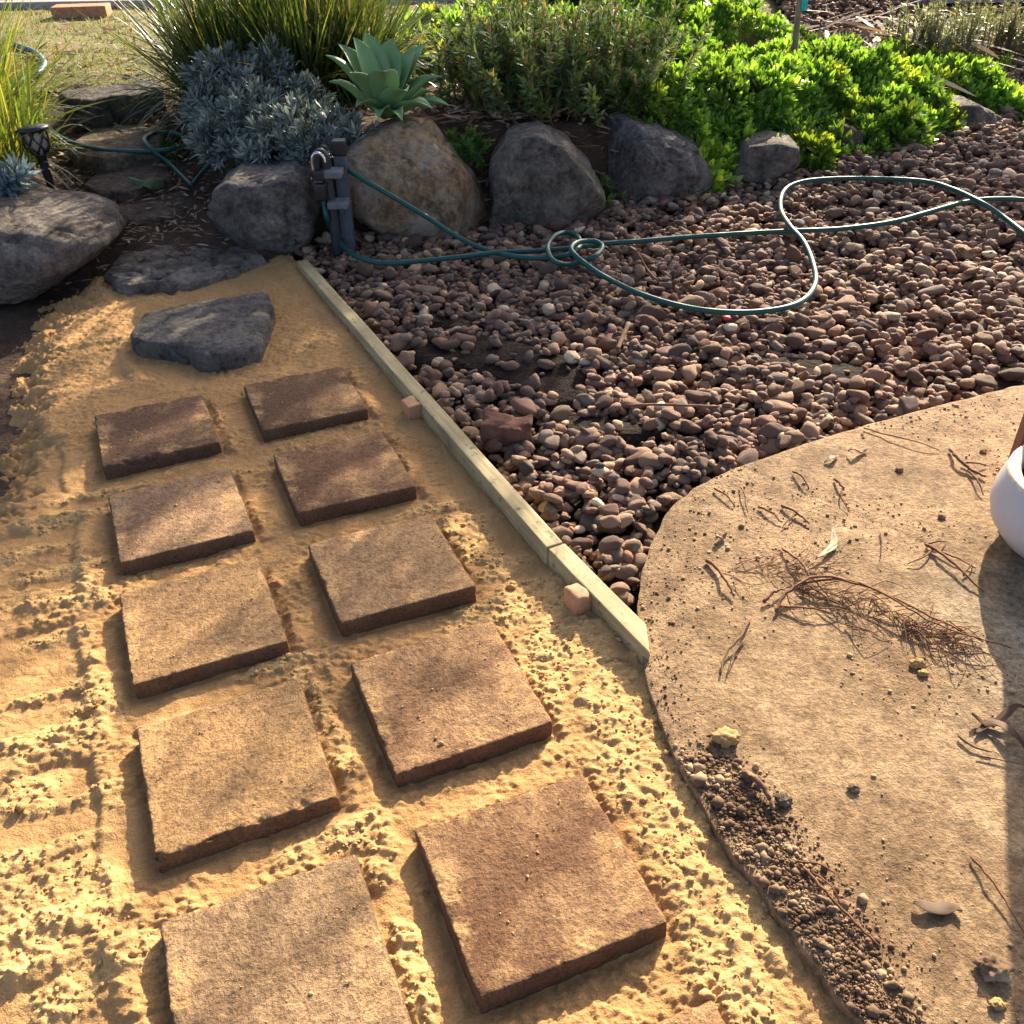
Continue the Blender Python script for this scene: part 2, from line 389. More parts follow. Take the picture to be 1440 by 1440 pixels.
def hit(u, v, off=0.0):
    d = ray(u, v); ts = np.linspace(2, 22, 1200); P = d[None] * ts[:, None]; z = CAM_H + P[:, 2]
    b = z - T(P[:, 0], P[:, 1]) - off; i = np.argmax(b < 0) if (b < 0).any() else len(b) - 1
    return np.array([P[i, 0], P[i, 1], z[i]])
# slab outline
SLAB_PX = [(1600, 505), (1440, 540), (1370, 557), (1300, 575), (1200, 602), (1100, 634), (1010, 668), (950, 708), (918, 760), (902, 810), (897, 860), (905, 930), (930, 1010), (962, 1085), (1010, 1170), (1070, 1250), (1140, 1345), (1210, 1440), (1300, 1570)]
SLAB = spline([gd(u, v)[:2] for u, v in SLAB_PX], 6)
SLAB = SLAB + .004 * np.stack([fbm2(SLAB[:, 0] * 18, SLAB[:, 1] * 18, 401, 3), fbm2(SLAB[:, 0] * 18, SLAB[:, 1] * 18, 405, 3)], 1)
def slab_sd(x, y):                           # signed distance to slab edge: + inside
    P = np.stack([np.ravel(x), np.ravel(y)], 1); best = np.full(len(P), 9e9); sg = np.zeros(len(P))
    for a, b in zip(SLAB[:-1], SLAB[1:]):
        e = b - a; t = np.clip(((P - a) @ e) / (e @ e), 0, 1); q = P - (a + t[:, None] * e); d = (q ** 2).sum(1)
        cr_ = e[0] * q[:, 1] - e[1] * q[:, 0]; m = d < best; best = np.where(m, d, best); sg = np.where(m, np.sign(cr_), sg)
    return (np.sqrt(best) * np.where(sg >= 0, 1, -1)).reshape(np.shape(x))
TZ = .028
TA, TB, TC = gd(417, 367, TZ)[:2], gd(768, 770, TZ)[:2], gd(899, 903, TZ)[:2]     # left top edge of the timber
_d = (TC - TA) / np.linalg.norm(TC - TA)
def timber_off(x, y):                        # + to the gravel side
    return (x - TA[0]) * (-_d[1]) + (y - TA[1]) * _d[0]

# soil sheet over everything
def grid(xs, ys):
    X, Y = np.meshgrid(xs, ys, indexing='ij'); A, B = X.shape; i = np.arange(A * B).reshape(A, B)
    return X, Y, np.stack([i[:-1, :-1], i[1:, :-1], i[1:, 1:], i[:-1, 1:]], -1).reshape(-1, 4)
xs = np.concatenate([np.linspace(-60, -7, 12), np.arange(-6.5, 8.01, .045), np.linspace(8.6, 60, 12)])
ys = np.concatenate([np.linspace(-20, 1.6, 8), np.arange(1.8, 12.01, .045), np.linspace(12.6, 80, 16)])
X, Y, Fq = grid(xs, ys)
Z = T(X, Y) + .02 * fbm2(X * 3, Y * 3, 3, 5) * sst(-.05, .1, T(X, Y) + .06) - .02
Z = np.where(Y < 2.4, np.minimum(Z, -.12), Z)
o = mk('ground', np.stack([X, Y, Z], -1), Fq, SOIL); tag(o, 'dark brown garden soil under the beds and paths', 'soil', kind='structure')

# ------------------------------------------------------------------ pavers (placed first: the sand follows them)
PAV = {'R1': (-.798, 3.233, .395), 'R2': (-.577, 2.706, .394), 'R3': (-.367, 2.182, .395), 'R4': (-.169, 1.667, .395), 'R5': (.038, 1.148, .376), 'R6': (.243, .628, .38),
       'L1': (-1.307, 3.006, .408), 'L2': (-1.071, 2.469, .416), 'L3': (-.87, 1.964, .406), 'L4': (-.659, 1.459, .397), 'L5': (-.452, .945, .39)}
SZ = -.047                                   # mean sand level
# ------------------------------------------------------------------ sand bed
xs = np.arange(-2.45, 1.2, .0047)
ys = [0.40]
while ys[-1] < 5.0: ys.append(ys[-1] + .0042 * (.55 + .22 * ys[-1]))
ys = np.array(ys)
X, Y, Fq = grid(xs, ys)
def local(x, y, q):
    c_, s_ = math.cos(q[2]), math.sin(q[2]); dx = x - q[0]; dy = y - q[1]; return dx * c_ + dy * s_, -dx * s_ + dy * c_
und = fbm2(X * 1.6, Y * 1.6, 21, 3) * .009 + fbm2(X * 6, Y * 6, 25, 3) * .003
# crumbly loose sand: where it was thrown
crumb = np.zeros_like(X)
BL = [(745, 850, .20, .10, .9), (800, 900, .20, .16, 1), (760, 960, .13, .10, .8), (870, 980, .14, .13, 1), (930, 1060, .12, .16, 1), (990, 1150, .10, .16, 1), (960, 1230, .08, .14, 1), (1040, 1270, .10, .14, 1), (1030, 1390, .12, .14, 1), (1000, 1330, .08, .1, 1),
      (640, 740, .10, .05, .9), (670, 770, .07, .10, .9), (610, 715, .2, .03, .5), (560, 745, .2, .02, .5), (600, 950, .22, .02, .5), (660, 880, .16, .03, .5),
      (435, 985, .05, .14, .9), (400, 935, .20, .035, .7), (480, 1060, .04, .12, .8), (500, 1170, .09, .05, .9), (455, 1190, .12, .03, .8), (540, 1200, .06, .10, .6), (580, 1380, .05, .16, .7),
      (130, 720, .16, .035, .8), (60, 735, .16, .04, 1), (100, 800, .14, .03, .8), (40, 850, .2, .05, .9), (120, 845, .08, .05, .9), (60, 900, .14, .04, .8), (140, 1000, .09, .08, 1), (80, 1040, .14, .06, .9), (30, 1120, .12, .08, .9), (90, 1260, .12, .09, 1), (30, 1330, .10, .10, 1), (180, 1340, .10, .06, .9), (60, 980, .2, .03, .8), (20, 780, .2, .03, .8), (90, 1130, .16, .03, .8), (60, 1200, .2, .03, .7), (150, 1290, .1, .04, .8), (880, 1100, .06, .12, .8), (1080, 1340, .05, .12, .9), (900, 930, .05, .08, .7), (700, 800, .10, .05, .7), (690, 1010, .05, .05, .4), (110, 1390, .14, .07, .8), (400, 820, .03, .1, .6), (340, 665, .08, .02, .6), (160, 690, .2, .02, .6)]
for u, v, a, b, s_ in BL:
    q = gd(u, v, SZ); lx, ly = local(X, Y, (q[0], q[1], .38)); crumb = np.maximum(crumb, s_ * np.exp(-(lx / a) ** 2 - (ly / b) ** 2))
crumb = sst(.2, .66, crumb + .26 * fbm2(X * 6, Y * 6, 31, 5, .6))
rough_far = sst(2.8, 3.7, Y + .25 * fbm2(X * 2, Y * 2, 41, 2)) * .75 + .25 * sst(.1, .5, fbm2(X * 3.2, Y * 3.2, 44, 3))
# smooth imprints of a third row of pavers
imp = np.zeros_like(X); rim = np.zeros_like(X)
for k_, (rk, lk) in enumerate((('R1', 'L1'), ('R2', 'L2'), ('R3', 'L3'), ('R4', 'L4'), ('R5', 'L5'))):
    a = np.array(PAV[lk]); b = np.array(PAV[rk]); c3 = a + (a - b); lx, ly = local(X, Y, (c3[0] + .02, c3[1], .40))
    dd = np.maximum(np.abs(lx), np.abs(ly)) + .012 * fbm2(X * 8, Y * 8, 50 + k_, 3)
    imp = np.maximum(imp, 1 - sst(.19, .215, dd)); rim = np.maximum(rim, np.exp(-((dd - .235) / .022) ** 2))
q = gd(100, 520, SZ); lx, ly = local(X, Y, (q[0], q[1], .40)); dd = np.maximum(np.abs(lx), np.abs(ly)) + .012 * fbm2(X * 8, Y * 8, 77, 3)
imp = np.maximum(imp, 1 - sst(.19, .22, dd)); rim = np.maximum(rim, .7 * np.exp(-((dd - .24) / .022) ** 2))
h = und
def domes(x, y, cell, s):                    # overlapping soft lumps, continuous everywhere
    x = x / cell; y = y / cell; ix = np.floor(x); iy = np.floor(y); m = np.zeros(np.shape(x))
    for dx in (-1, 0, 1):
        for dy in (-1, 0, 1):
            a = ix + dx; b = iy + dy; r_ = h2(a, b, s + 9); d = (a + h2(a, b, s) - x) ** 2 + (b + h2(a, b, s + 5) - y) ** 2
            m = np.maximum(m, np.maximum(0, 1 - d / (.34 + .42 * r_) ** 2) ** 1.3 * (.3 + .8 * r_))
    return cell * .50 * m
wx = X + .012 * noise2(X * 40, Y * 40, 91); wy = Y + .012 * noise2(X * 40, Y * 40, 92)
wx2 = X + .006 * noise2(X * 90, Y * 90, 93); wy2 = Y + .006 * noise2(X * 90, Y * 90, 94)
D1 = domes(wx, wy, .034, 60); D2 = domes(wx2, wy2, .019, 63); D3 = domes(wx2, wy2, .0105, 66)
lum = D1 * .34 + D2 * .46 + D3 * .55 + .003 * fbm2(X * 28, Y * 28, 68, 4)
h = h + crumb * (lum + .006) + (1 - crumb) * rough_far * (D2 * .45 + D3 * .7 + .004 * fbm2(X * 30, Y * 30, 70, 3)) 
h = h + (1 - crumb) * (1 - rough_far) * (.0018 * fbm2(X * 38, Y * 38, 71, 4) + (D3 * .6 + D2 * .4 + .003 * fbm2(X * 20, Y * 20, 79, 4)) * sst(-.5, .3, fbm2(X * 4, Y * 4, 72, 4)) * (1 - .6 * imp))
h = h - imp * .010 + rim * (.006 + .35 * D2 + .3 * D1) * sst(-.25, .6, fbm2(X * 5, Y * 5, 73, 4))
# scree marks and a boot print by the slate
q = gd(340, 520, SZ); lx, ly = local(X, Y, (q[0], q[1], .20)); h = h + .004 * np.sin(lx * 150 + 2.5 * fbm2(X * 12, Y * 12, 74, 2)) * sst(-.3, .4, fbm2(X * 9, Y * 9, 76, 3)) * np.exp(-(lx / .35) ** 2 - (ly / .07) ** 2)
q = gd(612, 655, SZ); lx, ly = local(X, Y, (q[0], q[1], .1)); bp = (1 - sst(.04, .048, np.abs(lx + .01 * np.sin(ly * 14)))) * (1 - sst(.12, .135, np.abs(ly)))
h = h - bp * (.006 + .0022 * np.sin(ly * 130 + 2 * fbm2(X * 30, Y * 30, 78, 2)) * (np.abs(lx) < .03))
# furrows along the paver sides
pin = np.full_like(X, 9.0)
for nme, q in PAV.items():
    lx, ly = local(X, Y, q); dd = np.maximum(np.abs(lx), np.abs(ly)); pin = np.minimum(pin, dd)
    near = (ly < -.19) & (np.abs(lx) < .22)
    h = h + (.004 + .4 * D2) * np.exp(-((dd - .245) / .03) ** 2) * sst(-.3, .5, fbm2(X * 7, Y * 7, 80, 3)) - .007 * np.exp(-((dd - .205) / .018) ** 2)
    rgt = np.exp(-((lx - .225) / .02) ** 2) * (np.abs(ly) < .21) + np.exp(-((ly - .222) / .018) ** 2) * (np.abs(lx) < .21)
    h = h + rgt * (.005 + .5 * D2 + .4 * D3) * sst(-.3, .4, fbm2(X * 11, Y * 11, 83, 3))
h = np.where(pin < .197, np.minimum(h, .0), h)
q = gd(280, 470, SZ)
Z = SZ + h
# slopes: down to the soil at the left, up against the slab, tucked under the timber
sdv = slab_sd(X, Y)
toff = timber_off(X, Y)
Z = Z + .014 * sst(.35, 0, -sdv) * (Y < 1.95) + .012 * np.exp(-((toff + .03) / .05) ** 2) * (Y > 1.8)
Z = Z + .03 * sst(3.4, 4.7, Y)
EDGE = np.array([gd(u, v, -.05)[:2] for u, v in [(-120, 900), (-60, 760), (0, 690), (8, 640), (22, 560), (40, 490), (75, 440), (125, 392), (150, 385), (175, 398), (265, 402), (375, 362), (412, 355)]])
ed = np.full(X.shape, 9e9); sgn = np.zeros(X.shape)
for a, b in zip(EDGE[:-1], EDGE[1:]):
    e = b - a; t = np.clip(((X - a[0]) * e[0] + (Y - a[1]) * e[1]) / (e @ e), 0, 1); qx = X - a[0] - t * e[0]; qy = Y - a[1] - t * e[1]; d = qx * qx + qy * qy
    m = d < ed; ed = np.where(m, d, ed); sgn = np.where(m, np.sign(e[1] * qx - e[0] * qy), sgn)
ed = np.sqrt(ed) * np.where(sgn >= 0, 1, -1) + (.07 * fbm2(X * 3.5, Y * 3.5, 95, 3) + .035 * fbm2(X * 22, Y * 22, 97, 4)) * sst(5.0, 4.2, Y)
Z = Z - .10 * sst(.16, -.11, ed) + (D1 * .5 + D2 * .6) * sst(.2, .05, ed) * sst(-.14, -.02, ed)
Z = np.where(ed < -.105, Z - .05, Z)
# a little soil showing through the sand at the slab
SANDZ = Z
keep = (toff < .03) | (Y < TC[1] - .005)
keep &= sdv < .03; keep &= ed > -.13
uu = np.abs(X) < .62 * np.sqrt(Y ** 2 + 3.0) + .35; keep &= uu
kf = keep.ravel()[Fq].all(1); Fk = Fq[kf]; used = np.unique(Fk); re_ = np.zeros(X.size, dtype=np.int64); re_[used] = np.arange(len(used))
o = mk('sand_bed', np.stack([X, Y, Z], -1).reshape(-1, 3)[used], re_[Fk], SAND, attr=np.clip(crumb * .85 + .30 * rim + .35 * rough_far * .5, 0, 1).ravel()[used])
tag(o, 'yellow bedding sand between timber edging and dark soil', 'sand', kind='structure'); sand_o = o
def sandz(x, y):
    i = np.clip(np.searchsorted(xs, x), 0, len(xs) - 1); j = np.clip(np.searchsorted(ys, y), 0, len(ys) - 1); return SANDZ[i, j]
# loose sand crumbs
cand = np.argwhere((crumb > .45) & keep & (pin > .2))
cand = cand[rng.choice(len(cand), 1800)]
V0, F0 = ico(1); Vs = []; Fs_ = []
def lumps(P, R, seed, sub=1, flat=.8):
    V0, F0 = ico(sub); n = len(P); r_ = np.random.default_rng(seed)
    J = 1 + .13 * r_.standard_normal((n, len(V0), 1)); s3 = (.75 + .5 * r_.random((n, 1, 3))); s3[:, :, 2] *= flat
    V = V0[None] * J * s3 * R[:, None, None] + P[:, None, :]
    F_ = F0[None] + (np.arange(n) * len(V0))[:, None, None]
    return V.reshape(-1, 3), F_.reshape(-1, 3)
P = np.stack([xs[cand[:, 0]], ys[cand[:, 1]], SANDZ[cand[:, 0], cand[:, 1]]], 1); P[:, :2] += rng.normal(0, .003, (len(P), 2))
R = rng.lognormal(math.log(.0034), .4, len(P)); P[:, 2] += R * .15
V, F_ = lumps(P, R, 5, 2, .6); o = mk('sand_crumbs', V, F_, SAND, attr=np.repeat(rng.uniform(.3, .95, len(P)), 42)); o.parent = sand_o; tag(o, kind='stuff')

# ------------------------------------------------------------------ pavers
PCOL = {'R1': ((0.149, 0.082, 0.043), (0.313, 0.186, 0.093), .25), 'R2': ((0.162, 0.085, 0.043), (0.341, 0.204, 0.101), .38), 'R3': ((0.186, 0.096, 0.047), (0.398, 0.245, 0.117), .95), 'R4': ((0.180, 0.093, 0.047), (0.351, 0.214, 0.105), .55),
        'R5': ((0.162, 0.084, 0.042), (0.341, 0.214, 0.105), .34), 'R6': ((0.191, 0.102, 0.050), (0.360, 0.223, 0.105), .8), 'L1': ((0.138, 0.076, 0.042), (0.313, 0.186, 0.093), .25), 'L2': ((0.168, 0.096, 0.055), (0.341, 0.214, 0.114), .6),
        'L3': ((0.191, 0.105, 0.052), (0.408, 0.245, 0.108), .95), 'L4': ((0.203, 0.111, 0.052), (0.445, 0.267, 0.114), 1.1), 'L5': ((0.156, 0.096, 0.052), (0.332, 0.218, 0.114), .55)}
ORD = {'1': 'first', '2': 'second', '3': 'third', '4': 'fourth', '5': 'fifth', '6': 'sixth'}
LOOK = {'R1': 'dark brown paver with sun streaks', 'R2': 'red-brown paver', 'R3': 'tan sand-dusted paver', 'R4': 'dusty brown paver', 'R5': 'plain brown paver',
        'R6': 'sandy brown paver', 'L1': 'dark paver with chipped edge', 'L2': 'grey-brown paver', 'L3': 'tan gritty paver', 'L4': 'yellowest sandy paver', 'L5': 'grey-blotched paver'}
for i, (nme, (x, y, a)) in enumerate(PAV.items()):
    Vp, Fp = rbox((.2, .2, .032), .007, (56, 56, 6))
    nn = fbm3(Vp * 9 + i * 7, 100 + i, 4); f2 = fbm3(Vp * 70 + i * 3, 140 + i, 3)
    nrm = np.zeros_like(Vp); nrm[:, 2] = (Vp[:, 2] > .024); edge = np.maximum(np.abs(Vp[:, 0]), np.abs(Vp[:, 1])) > .19
    nrm[edge, 0] = np.sign(Vp[edge, 0]) * (np.abs(Vp[edge, 0]) > .19); nrm[edge, 1] = np.sign(Vp[edge, 1]) * (np.abs(Vp[edge, 1]) > .19)
    Vp = Vp + nrm * (nn * .0015 + f2 * .0011)[:, None]
    ed_ = np.maximum(np.abs(Vp[:, 0]), np.abs(Vp[:, 1])); wv = np.maximum(0, fbm3(Vp * 30 + i, 190 + i, 3) - .35) * sst(.185, .198, ed_) * (Vp[:, 2] > .01); Vp[:, 2] -= wv * .005; Vp[:, :2] *= 1 - (wv * .012)[:, None]
    if nme in ('L1', 'L4'):
        chip = (Vp[:, 1] < -.17) & (Vp[:, 2] > 0); wv = np.maximum(0, fbm3(Vp * 40, 170 + i, 3) - .1) * chip * sst(-.17, -.195, Vp[:, 1])
        Vp[:, 2] -= wv * .012; Vp[:, 1] += wv * .009
    o = mk('paver', Vp, Fp, paver_mat('paver_concrete_' + nme, *PCOL[nme]))
    o.location = (x, y, -.032); o.rotation_euler = (rng.normal(0, .006), rng.normal(0, .006), a)
    row = 'row beside timber edging' if nme[0] == 'R' else 'row on open sand'
    tag(o, f"{LOOK[nme]}, {ORD[nme[1]]} from the slate, {row}", 'paver', 'pavers laid in two rows on the sand')

# ------------------------------------------------------------------ timber edging
_n = np.array([-_d[1], _d[0]]);  _n = _n if _n[0] > 0 else -_n
def board(a, b, wdt, hgt, top, label, mat=PINE, mitre=0):
    L = np.linalg.norm(b - a); d = (b - a) / L
    V, Fs = rbox((wdt / 2, L / 2, hgt / 2), .004, (3, 40, 3))
    V[:, 0] += .0025 * noise2(V[:, 1] * 2.3, V[:, 1] * 0 + 3.3, 5) ; V[:, 2] += .003 * noise2(V[:, 1] * 1.7, V[:, 1] * 0, 9)
    if mitre: V[:, 1] += mitre * V[:, 0] * sst(L / 2 - .25, L / 2 - .01, V[:, 1])
    o = mk('timber_edging', V, Fs, mat); nrm = np.array([d[1], -d[0]]) * (1 if (d[1] * _n[0] - d[0] * _n[1]) > 0 else -1)
    c_ = (a + b) / 2 + nrm * wdt / 2; o.location = (c_[0], c_[1], top - hgt / 2); o.rotation_euler = (0, 0, math.atan2(d[1], d[0]) - math.pi / 2)
    return tag(o, label, 'edging')
board(TA, TB, .057, .13, TZ, 'long pale treated pine board between sand and pebbles, from the boulders to the joint')
board(TB + (TC - TB) / np.linalg.norm(TC - TB) * .004 + _n * .004, TC, .058, .13, TZ - .002, 'shorter pine edging board with dark specks, ending in a point at the concrete', mitre=1.7)
for i, (u, v, lab) in enumerate([(578, 566, 'reddish timber peg beside the long pine board near the second paver'), (812, 832, 'rounded orange timber peg beside the shorter pine board')]):
    V, Fs = rbox((.029, .040, .10), .005 if i == 0 else .014, (3, 3, 6)); V[:, 2] += .006 * noise2(V[:, 0] * 60, V[:, 1] * 60, i) * (V[:, 2] > .08); o = mk('peg', V, Fs, PEG)
    q = gd(u, v, .018); tq = q[:2] - timber_off(q[0], q[1]) * _n - _n * .031; o.location = (tq[0], tq[1], .022 - .10); o.rotation_euler = (0, 0.02, math.atan2(_d[1], _d[0]) - math.pi / 2); tag(o, lab, 'peg', 'pegs holding the timber edging')

# ------------------------------------------------------------------ concrete slab
xs2 = np.concatenate([np.arange(.2, 2.5, .011), np.linspace(2.55, 9, 20)]); ys2 = np.concatenate([np.linspace(-8, .35, 12), np.arange(.4, 3.9, .011)])
X, Y, Fq = grid(xs2, ys2); sd_ = slab_sd(X, Y)
sd_ = np.where(Y < .58, 1.0 * np.where(X > np.interp(Y, [-8, .62], [-2, SLAB[-1][0]]), 1, -1), sd_)
Z = .0012 * fbm2(X * 20, Y * 20, 200, 4) - .0035 * np.exp(-np.clip(sd_, 0, 1) / .006)
jl = gd(1250, 742)[:2]; jm = gd(1440, 822)[:2]; je = (jm - jl) / np.linalg.norm(jm - jl)
jd = np.abs((X - jl[0]) * je[1] - (Y - jl[1]) * je[0] + .004 * fbm2(X * 6, Y * 6, 210, 3)); Z = Z - .004 * np.exp(-(jd / .006) ** 2)
ins = sd_ > 0
kf = ins.ravel()[Fq].any(1); Fk = Fq[kf]
V = np.stack([X, Y, Z], -1).reshape(-1, 3).copy()
# pull the outer ring onto the outline
used = np.unique(Fk); out_v = used[(sd_.ravel()[used] <= 0) & (V[used, 1] > .58)]
dense = spline(SLAB, 6)
for j in out_v:
    d = ((dense - V[j, :2]) ** 2).sum(1); V[j, :2] = dense[d.argmin()]
re_ = np.full(X.size, -1); re_[used] = np.arange(len(used)); Vt = V[used]; Ft = re_[Fk]
# skirt down along the border
E_ = np.sort(np.concatenate([Ft[:, [0, 1]], Ft[:, [1, 2]], Ft[:, [2, 3]], Ft[:, [3, 0]]]), axis=1); raw = np.concatenate([Ft[:, [0, 1]], Ft[:, [1, 2]], Ft[:, [2, 3]], Ft[:, [3, 0]]])
uq, ix, ct = np.unique(E_, axis=0, return_index=True, return_counts=True); be = raw[ix[ct == 1]]
n0 = len(Vt); low = Vt.copy(); low[:, 2] = -.11
sk = np.stack([be[:, 1], be[:, 0], be[:, 0] + n0, be[:, 1] + n0], 1)
allF = np.concatenate([Ft, sk]); allV = np.concatenate([Vt, low]); us = np.unique(allF); r2 = np.zeros(len(allV), dtype=np.int64); r2[us] = np.arange(len(us))
dmask = np.clip(1.05 - (sd_.ravel()[used]) / 1.1, 0, 1) * .95 + .08 + .18 * sst(2.9, 3.3, Vt[:, 1])
dmask = np.concatenate([dmask, np.ones(n0)])[us]
o = mk('concrete_slab', allV[us], r2[allF], CONC, smooth=True, attr=dmask); tag(o, 'dirty concrete slab with a curved edge', 'pavement', kind='structure')
m_ = o.modifiers.new('split', 'EDGE_SPLIT'); m_.split_angle = math.radians(50)

# ------------------------------------------------------------------ pebbles
def stone_shape(seed, sub=2, nplanes=8, box=.25):
    r_ = np.random.default_rng(seed); D, Fi = ico(sub); N = r_.standard_normal((nplanes, 3)); N /= np.linalg.norm(N, axis=1, keepdims=True); dist = .50 + .42 * r_.random(nplanes)
    c_ = D @ N.T; rad = np.where(c_ > .05, dist[None] / np.maximum(c_, .05), 9); rad = np.concatenate([rad, np.full((len(D), 1), 1.0)], 1)
    kx = 24.0; rr = -np.log(np.exp(-kx * rad).sum(1)) / kx
    V = D * rr[:, None]; V *= 1 + .05 * fbm3(D * 2.2 + seed, seed, 2)[:, None]
    V *= 1 + (.05 * fbm3(D * 5 + seed, seed + 3, 2))[:, None]
    return V / np.abs(V).max(0), Fi
SH = [stone_shape(300 + i) for i in range(18)]; SHH = [stone_shape(300 + i, 3) for i in range(18)]; SHL = [stone_shape(300 + i, 1) for i in range(18)]
cell = .012; gx0, gx1, gy0, gy1 = -1.35, 6.0, 1.75, 10.2
GX = np.arange(gx0, gx1, cell); GY = np.arange(gy0, gy1, cell); HX, HY = np.meshgrid(GX, GY, indexing='ij')
base = T(HX, HY) + .035 + .012 * fbm2(HX * 2.5, HY * 2.5, 310, 3)
reg = (timber_off(HX, HY) > .085) & (HY < yline(HX) + .12) & (HY > TC[1] - .2)
reg |= (HX > 2.7) & (HY > yline(HX) - .2) & (HX - 2.7 > (HY - 6.7) * .3)
reg |= (HY > 8.2) & (HX > 2.5)
sdg = slab_sd(HX, HY); reg &= sdg < -.02
q = gd(705, 500, 0); lx, ly = local(HX, HY, (q[0], q[1], -.5)); bare = np.exp(-(lx / .46) ** 2 - (ly / .21) ** 2)
for u, v, a, b in ((860, 590, .25, .10), (620, 440, .2, .12), (760, 540, .3, .1), (1150, 510, .3, .12), (1410, 530, .3, .08)):
    q = gd(u, v, 0); lx, ly = local(HX, HY, (q[0], q[1], -.3)); bare = np.maximum(bare, .9 * np.exp(-(lx / a) ** 2 - (ly / b) ** 2))
bare = sst(.3, .6, bare + .2 * fbm2(HX * 5, HY * 5, 320, 3))
# soil under the pebbles
Xg, Yg, Fq = grid(np.arange(gx0, gx1, .03), np.arange(gy0, gy1, .03))
ii = np.clip(((Xg - gx0) / cell).astype(int), 0, len(GX) - 1); jj = np.clip(((Yg - gy0) / cell).astype(int), 0, len(GY) - 1)
Zg = base[ii, jj] - .006 + .045 * bare[ii, jj] + .010 * fbm2(Xg * 14, Yg * 14, 330, 4)
rg = reg[ii, jj]; kf = rg.ravel()[Fq].any(1); Fk = Fq[kf]; us = np.unique(Fk); r2 = np.zeros(Xg.size, dtype=np.int64); r2[us] = np.arange(len(us))
gravel = mk('gravel_bed', np.stack([Xg, Yg, Zg], -1).reshape(-1, 3)[us], r2[Fk], SOIL_DARK); tag(gravel, 'bed of red-brown pebbles behind the timber edging', 'gravel', kind='structure')
HM = base + .045 * bare
ok_ = np.argwhere(reg & (np.abs(HX) < .62 * np.sqrt(HY ** 2 + 3.0) + .4))
NP_ = 36000
pick = ok_[rng.choice(len(ok_), NP_)]
PALCOL = np.array([(.19, .112, .083), (.225, .135, .098), (.15, .095, .076), (.26, .16, .112), (.29, .185, .128), (.20, .15, .125), (.34, .235, .16), (.12, .085, .072), (.48, .38, .28), (.24, .12, .08)]) * np.array([.93, .92, .82])
stones = []
for kx_, (i, j) in enumerate(pick):
    if bare[i, j] > .5 and rng.random() < .90: continue
    yy = GY[j]; sz = np.clip(rng.lognormal(math.log(.0195), .36), .010, .05)
    ab = sz * np.array([1.15 + .35 * rng.random(), .8 + .25 * rng.random(), .52 + .25 * rng.random()])
    rad = max(1, int(ab[1] / cell * .9)); i0, i1 = max(0, i - rad), min(len(GX), i + rad + 1); j0, j1 = max(0, j - rad), min(len(GY), j + rad + 1)
    blk = HM[i0:i1, j0:j1]; zb = np.percentile(blk, 62); b0 = base[i, j]
    if zb - b0 > .07: continue
    z = zb + ab[2] * .42; x_ = GX[i] + rng.uniform(-.5, .5) * cell; y_ = yy + rng.uniform(-.5, .5) * cell
    gi, gj = np.ogrid[i0:i1, j0:j1]; rr = np.sqrt(((gi - i) ** 2 + (gj - j) ** 2)) / (rad + .5); dome = z + ab[2] * np.sqrt(np.maximum(0, 1 - rr ** 2)) * .9
    HM[i0:i1, j0:j1] = np.where(rr < 1, np.maximum(blk, dome), blk)
    tl = rng.normal(0, .28, 2)
    e = Matrix.Rotation(rng.random() * 6.283, 3, 'Z') @ Matrix.Rotation(tl[0], 3, 'X') @ Matrix.Rotation(tl[1], 3, 'Y')
    col = PALCOL[rng.choice(10, p=[.15, .15, .12, .14, .12, .09, .08, .07, .04, .04])] * rng.lognormal(0, .24)
    stones.append((x_, y_, z, ab, np.array(e), col, rng.integers(18)))
# which ones show largest: near, on top and inside the picture
def project(P):
    P = np.asarray(P); x, y, z = P[:, 0], P[:, 1], P[:, 2] - CAM_H; d = y * cp - z * sp; u = x; v = -(y * sp + z * cp)
    u, v = u * cr - v * sr, u * sr + v * cr; return np.stack([720 + F_PX * u / d, 720 + F_PX * v / d, d], 1)
SP = np.array([s_[:3] for s_ in stones]); pr = project(SP)
ci = np.clip(((SP[:, 0] - gx0) / cell).astype(int), 0, len(GX) - 1); cj = np.clip(((SP[:, 1] - gy0) / cell).astype(int), 0, len(GY) - 1)
top = HM[ci, cj] < SP[:, 2] + np.array([s_[3][2] for s_ in stones]) * 1.02
inside = (pr[:, 0] > 5) & (pr[:, 0] < 1435) & (pr[:, 1] > 5) & (pr[:, 1] < 1435)
score = np.array([s_[3][0] * s_[3][1] for s_ in stones]) / pr[:, 2] ** 2 * top * inside
hidden = HM[ci, cj] > SP[:, 2] + np.array([s_[3][2] for s_ in stones]) + .03
chosen = set(np.argsort(-score)[:300].tolist())
shm = []
for i, (V, Fi) in enumerate(SHH):
    me = mk('pebble', V, Fi, PEB_O).data; shm.append(me)
for o in [o for o in C.objects if o.name.startswith('pebble')]: bpy.data.objects.remove(o)
Vs = []; Fs_ = []; Ts = []; off = 0
for i, (x_, y_, z, ab, e, col, sh) in enumerate(stones):
    if i in chosen:
        o = bpy.data.objects.new('pebble', shm[sh]); C.objects.link(o); o.parent = gravel; o.location = (x_, y_, z); o.scale = ab
        o.rotation_euler = Matrix(e).to_euler(); o.color = (*np.clip(col, 0, 1), 1)
    elif not hidden[i]:
        V, Fi = (SH if y_ < 6.3 else SHL)[sh]; Vs.append((V * ab) @ e.T + np.array([x_, y_, z])); Fs_.append(Fi + off); off += len(V); Ts.append(np.repeat(col[None], len(V), 0))
o = mk('pebbles', np.concatenate(Vs), np.concatenate(Fs_), PEB_A, gravel, tint=np.concatenate(Ts)); tag(o, kind='stuff')
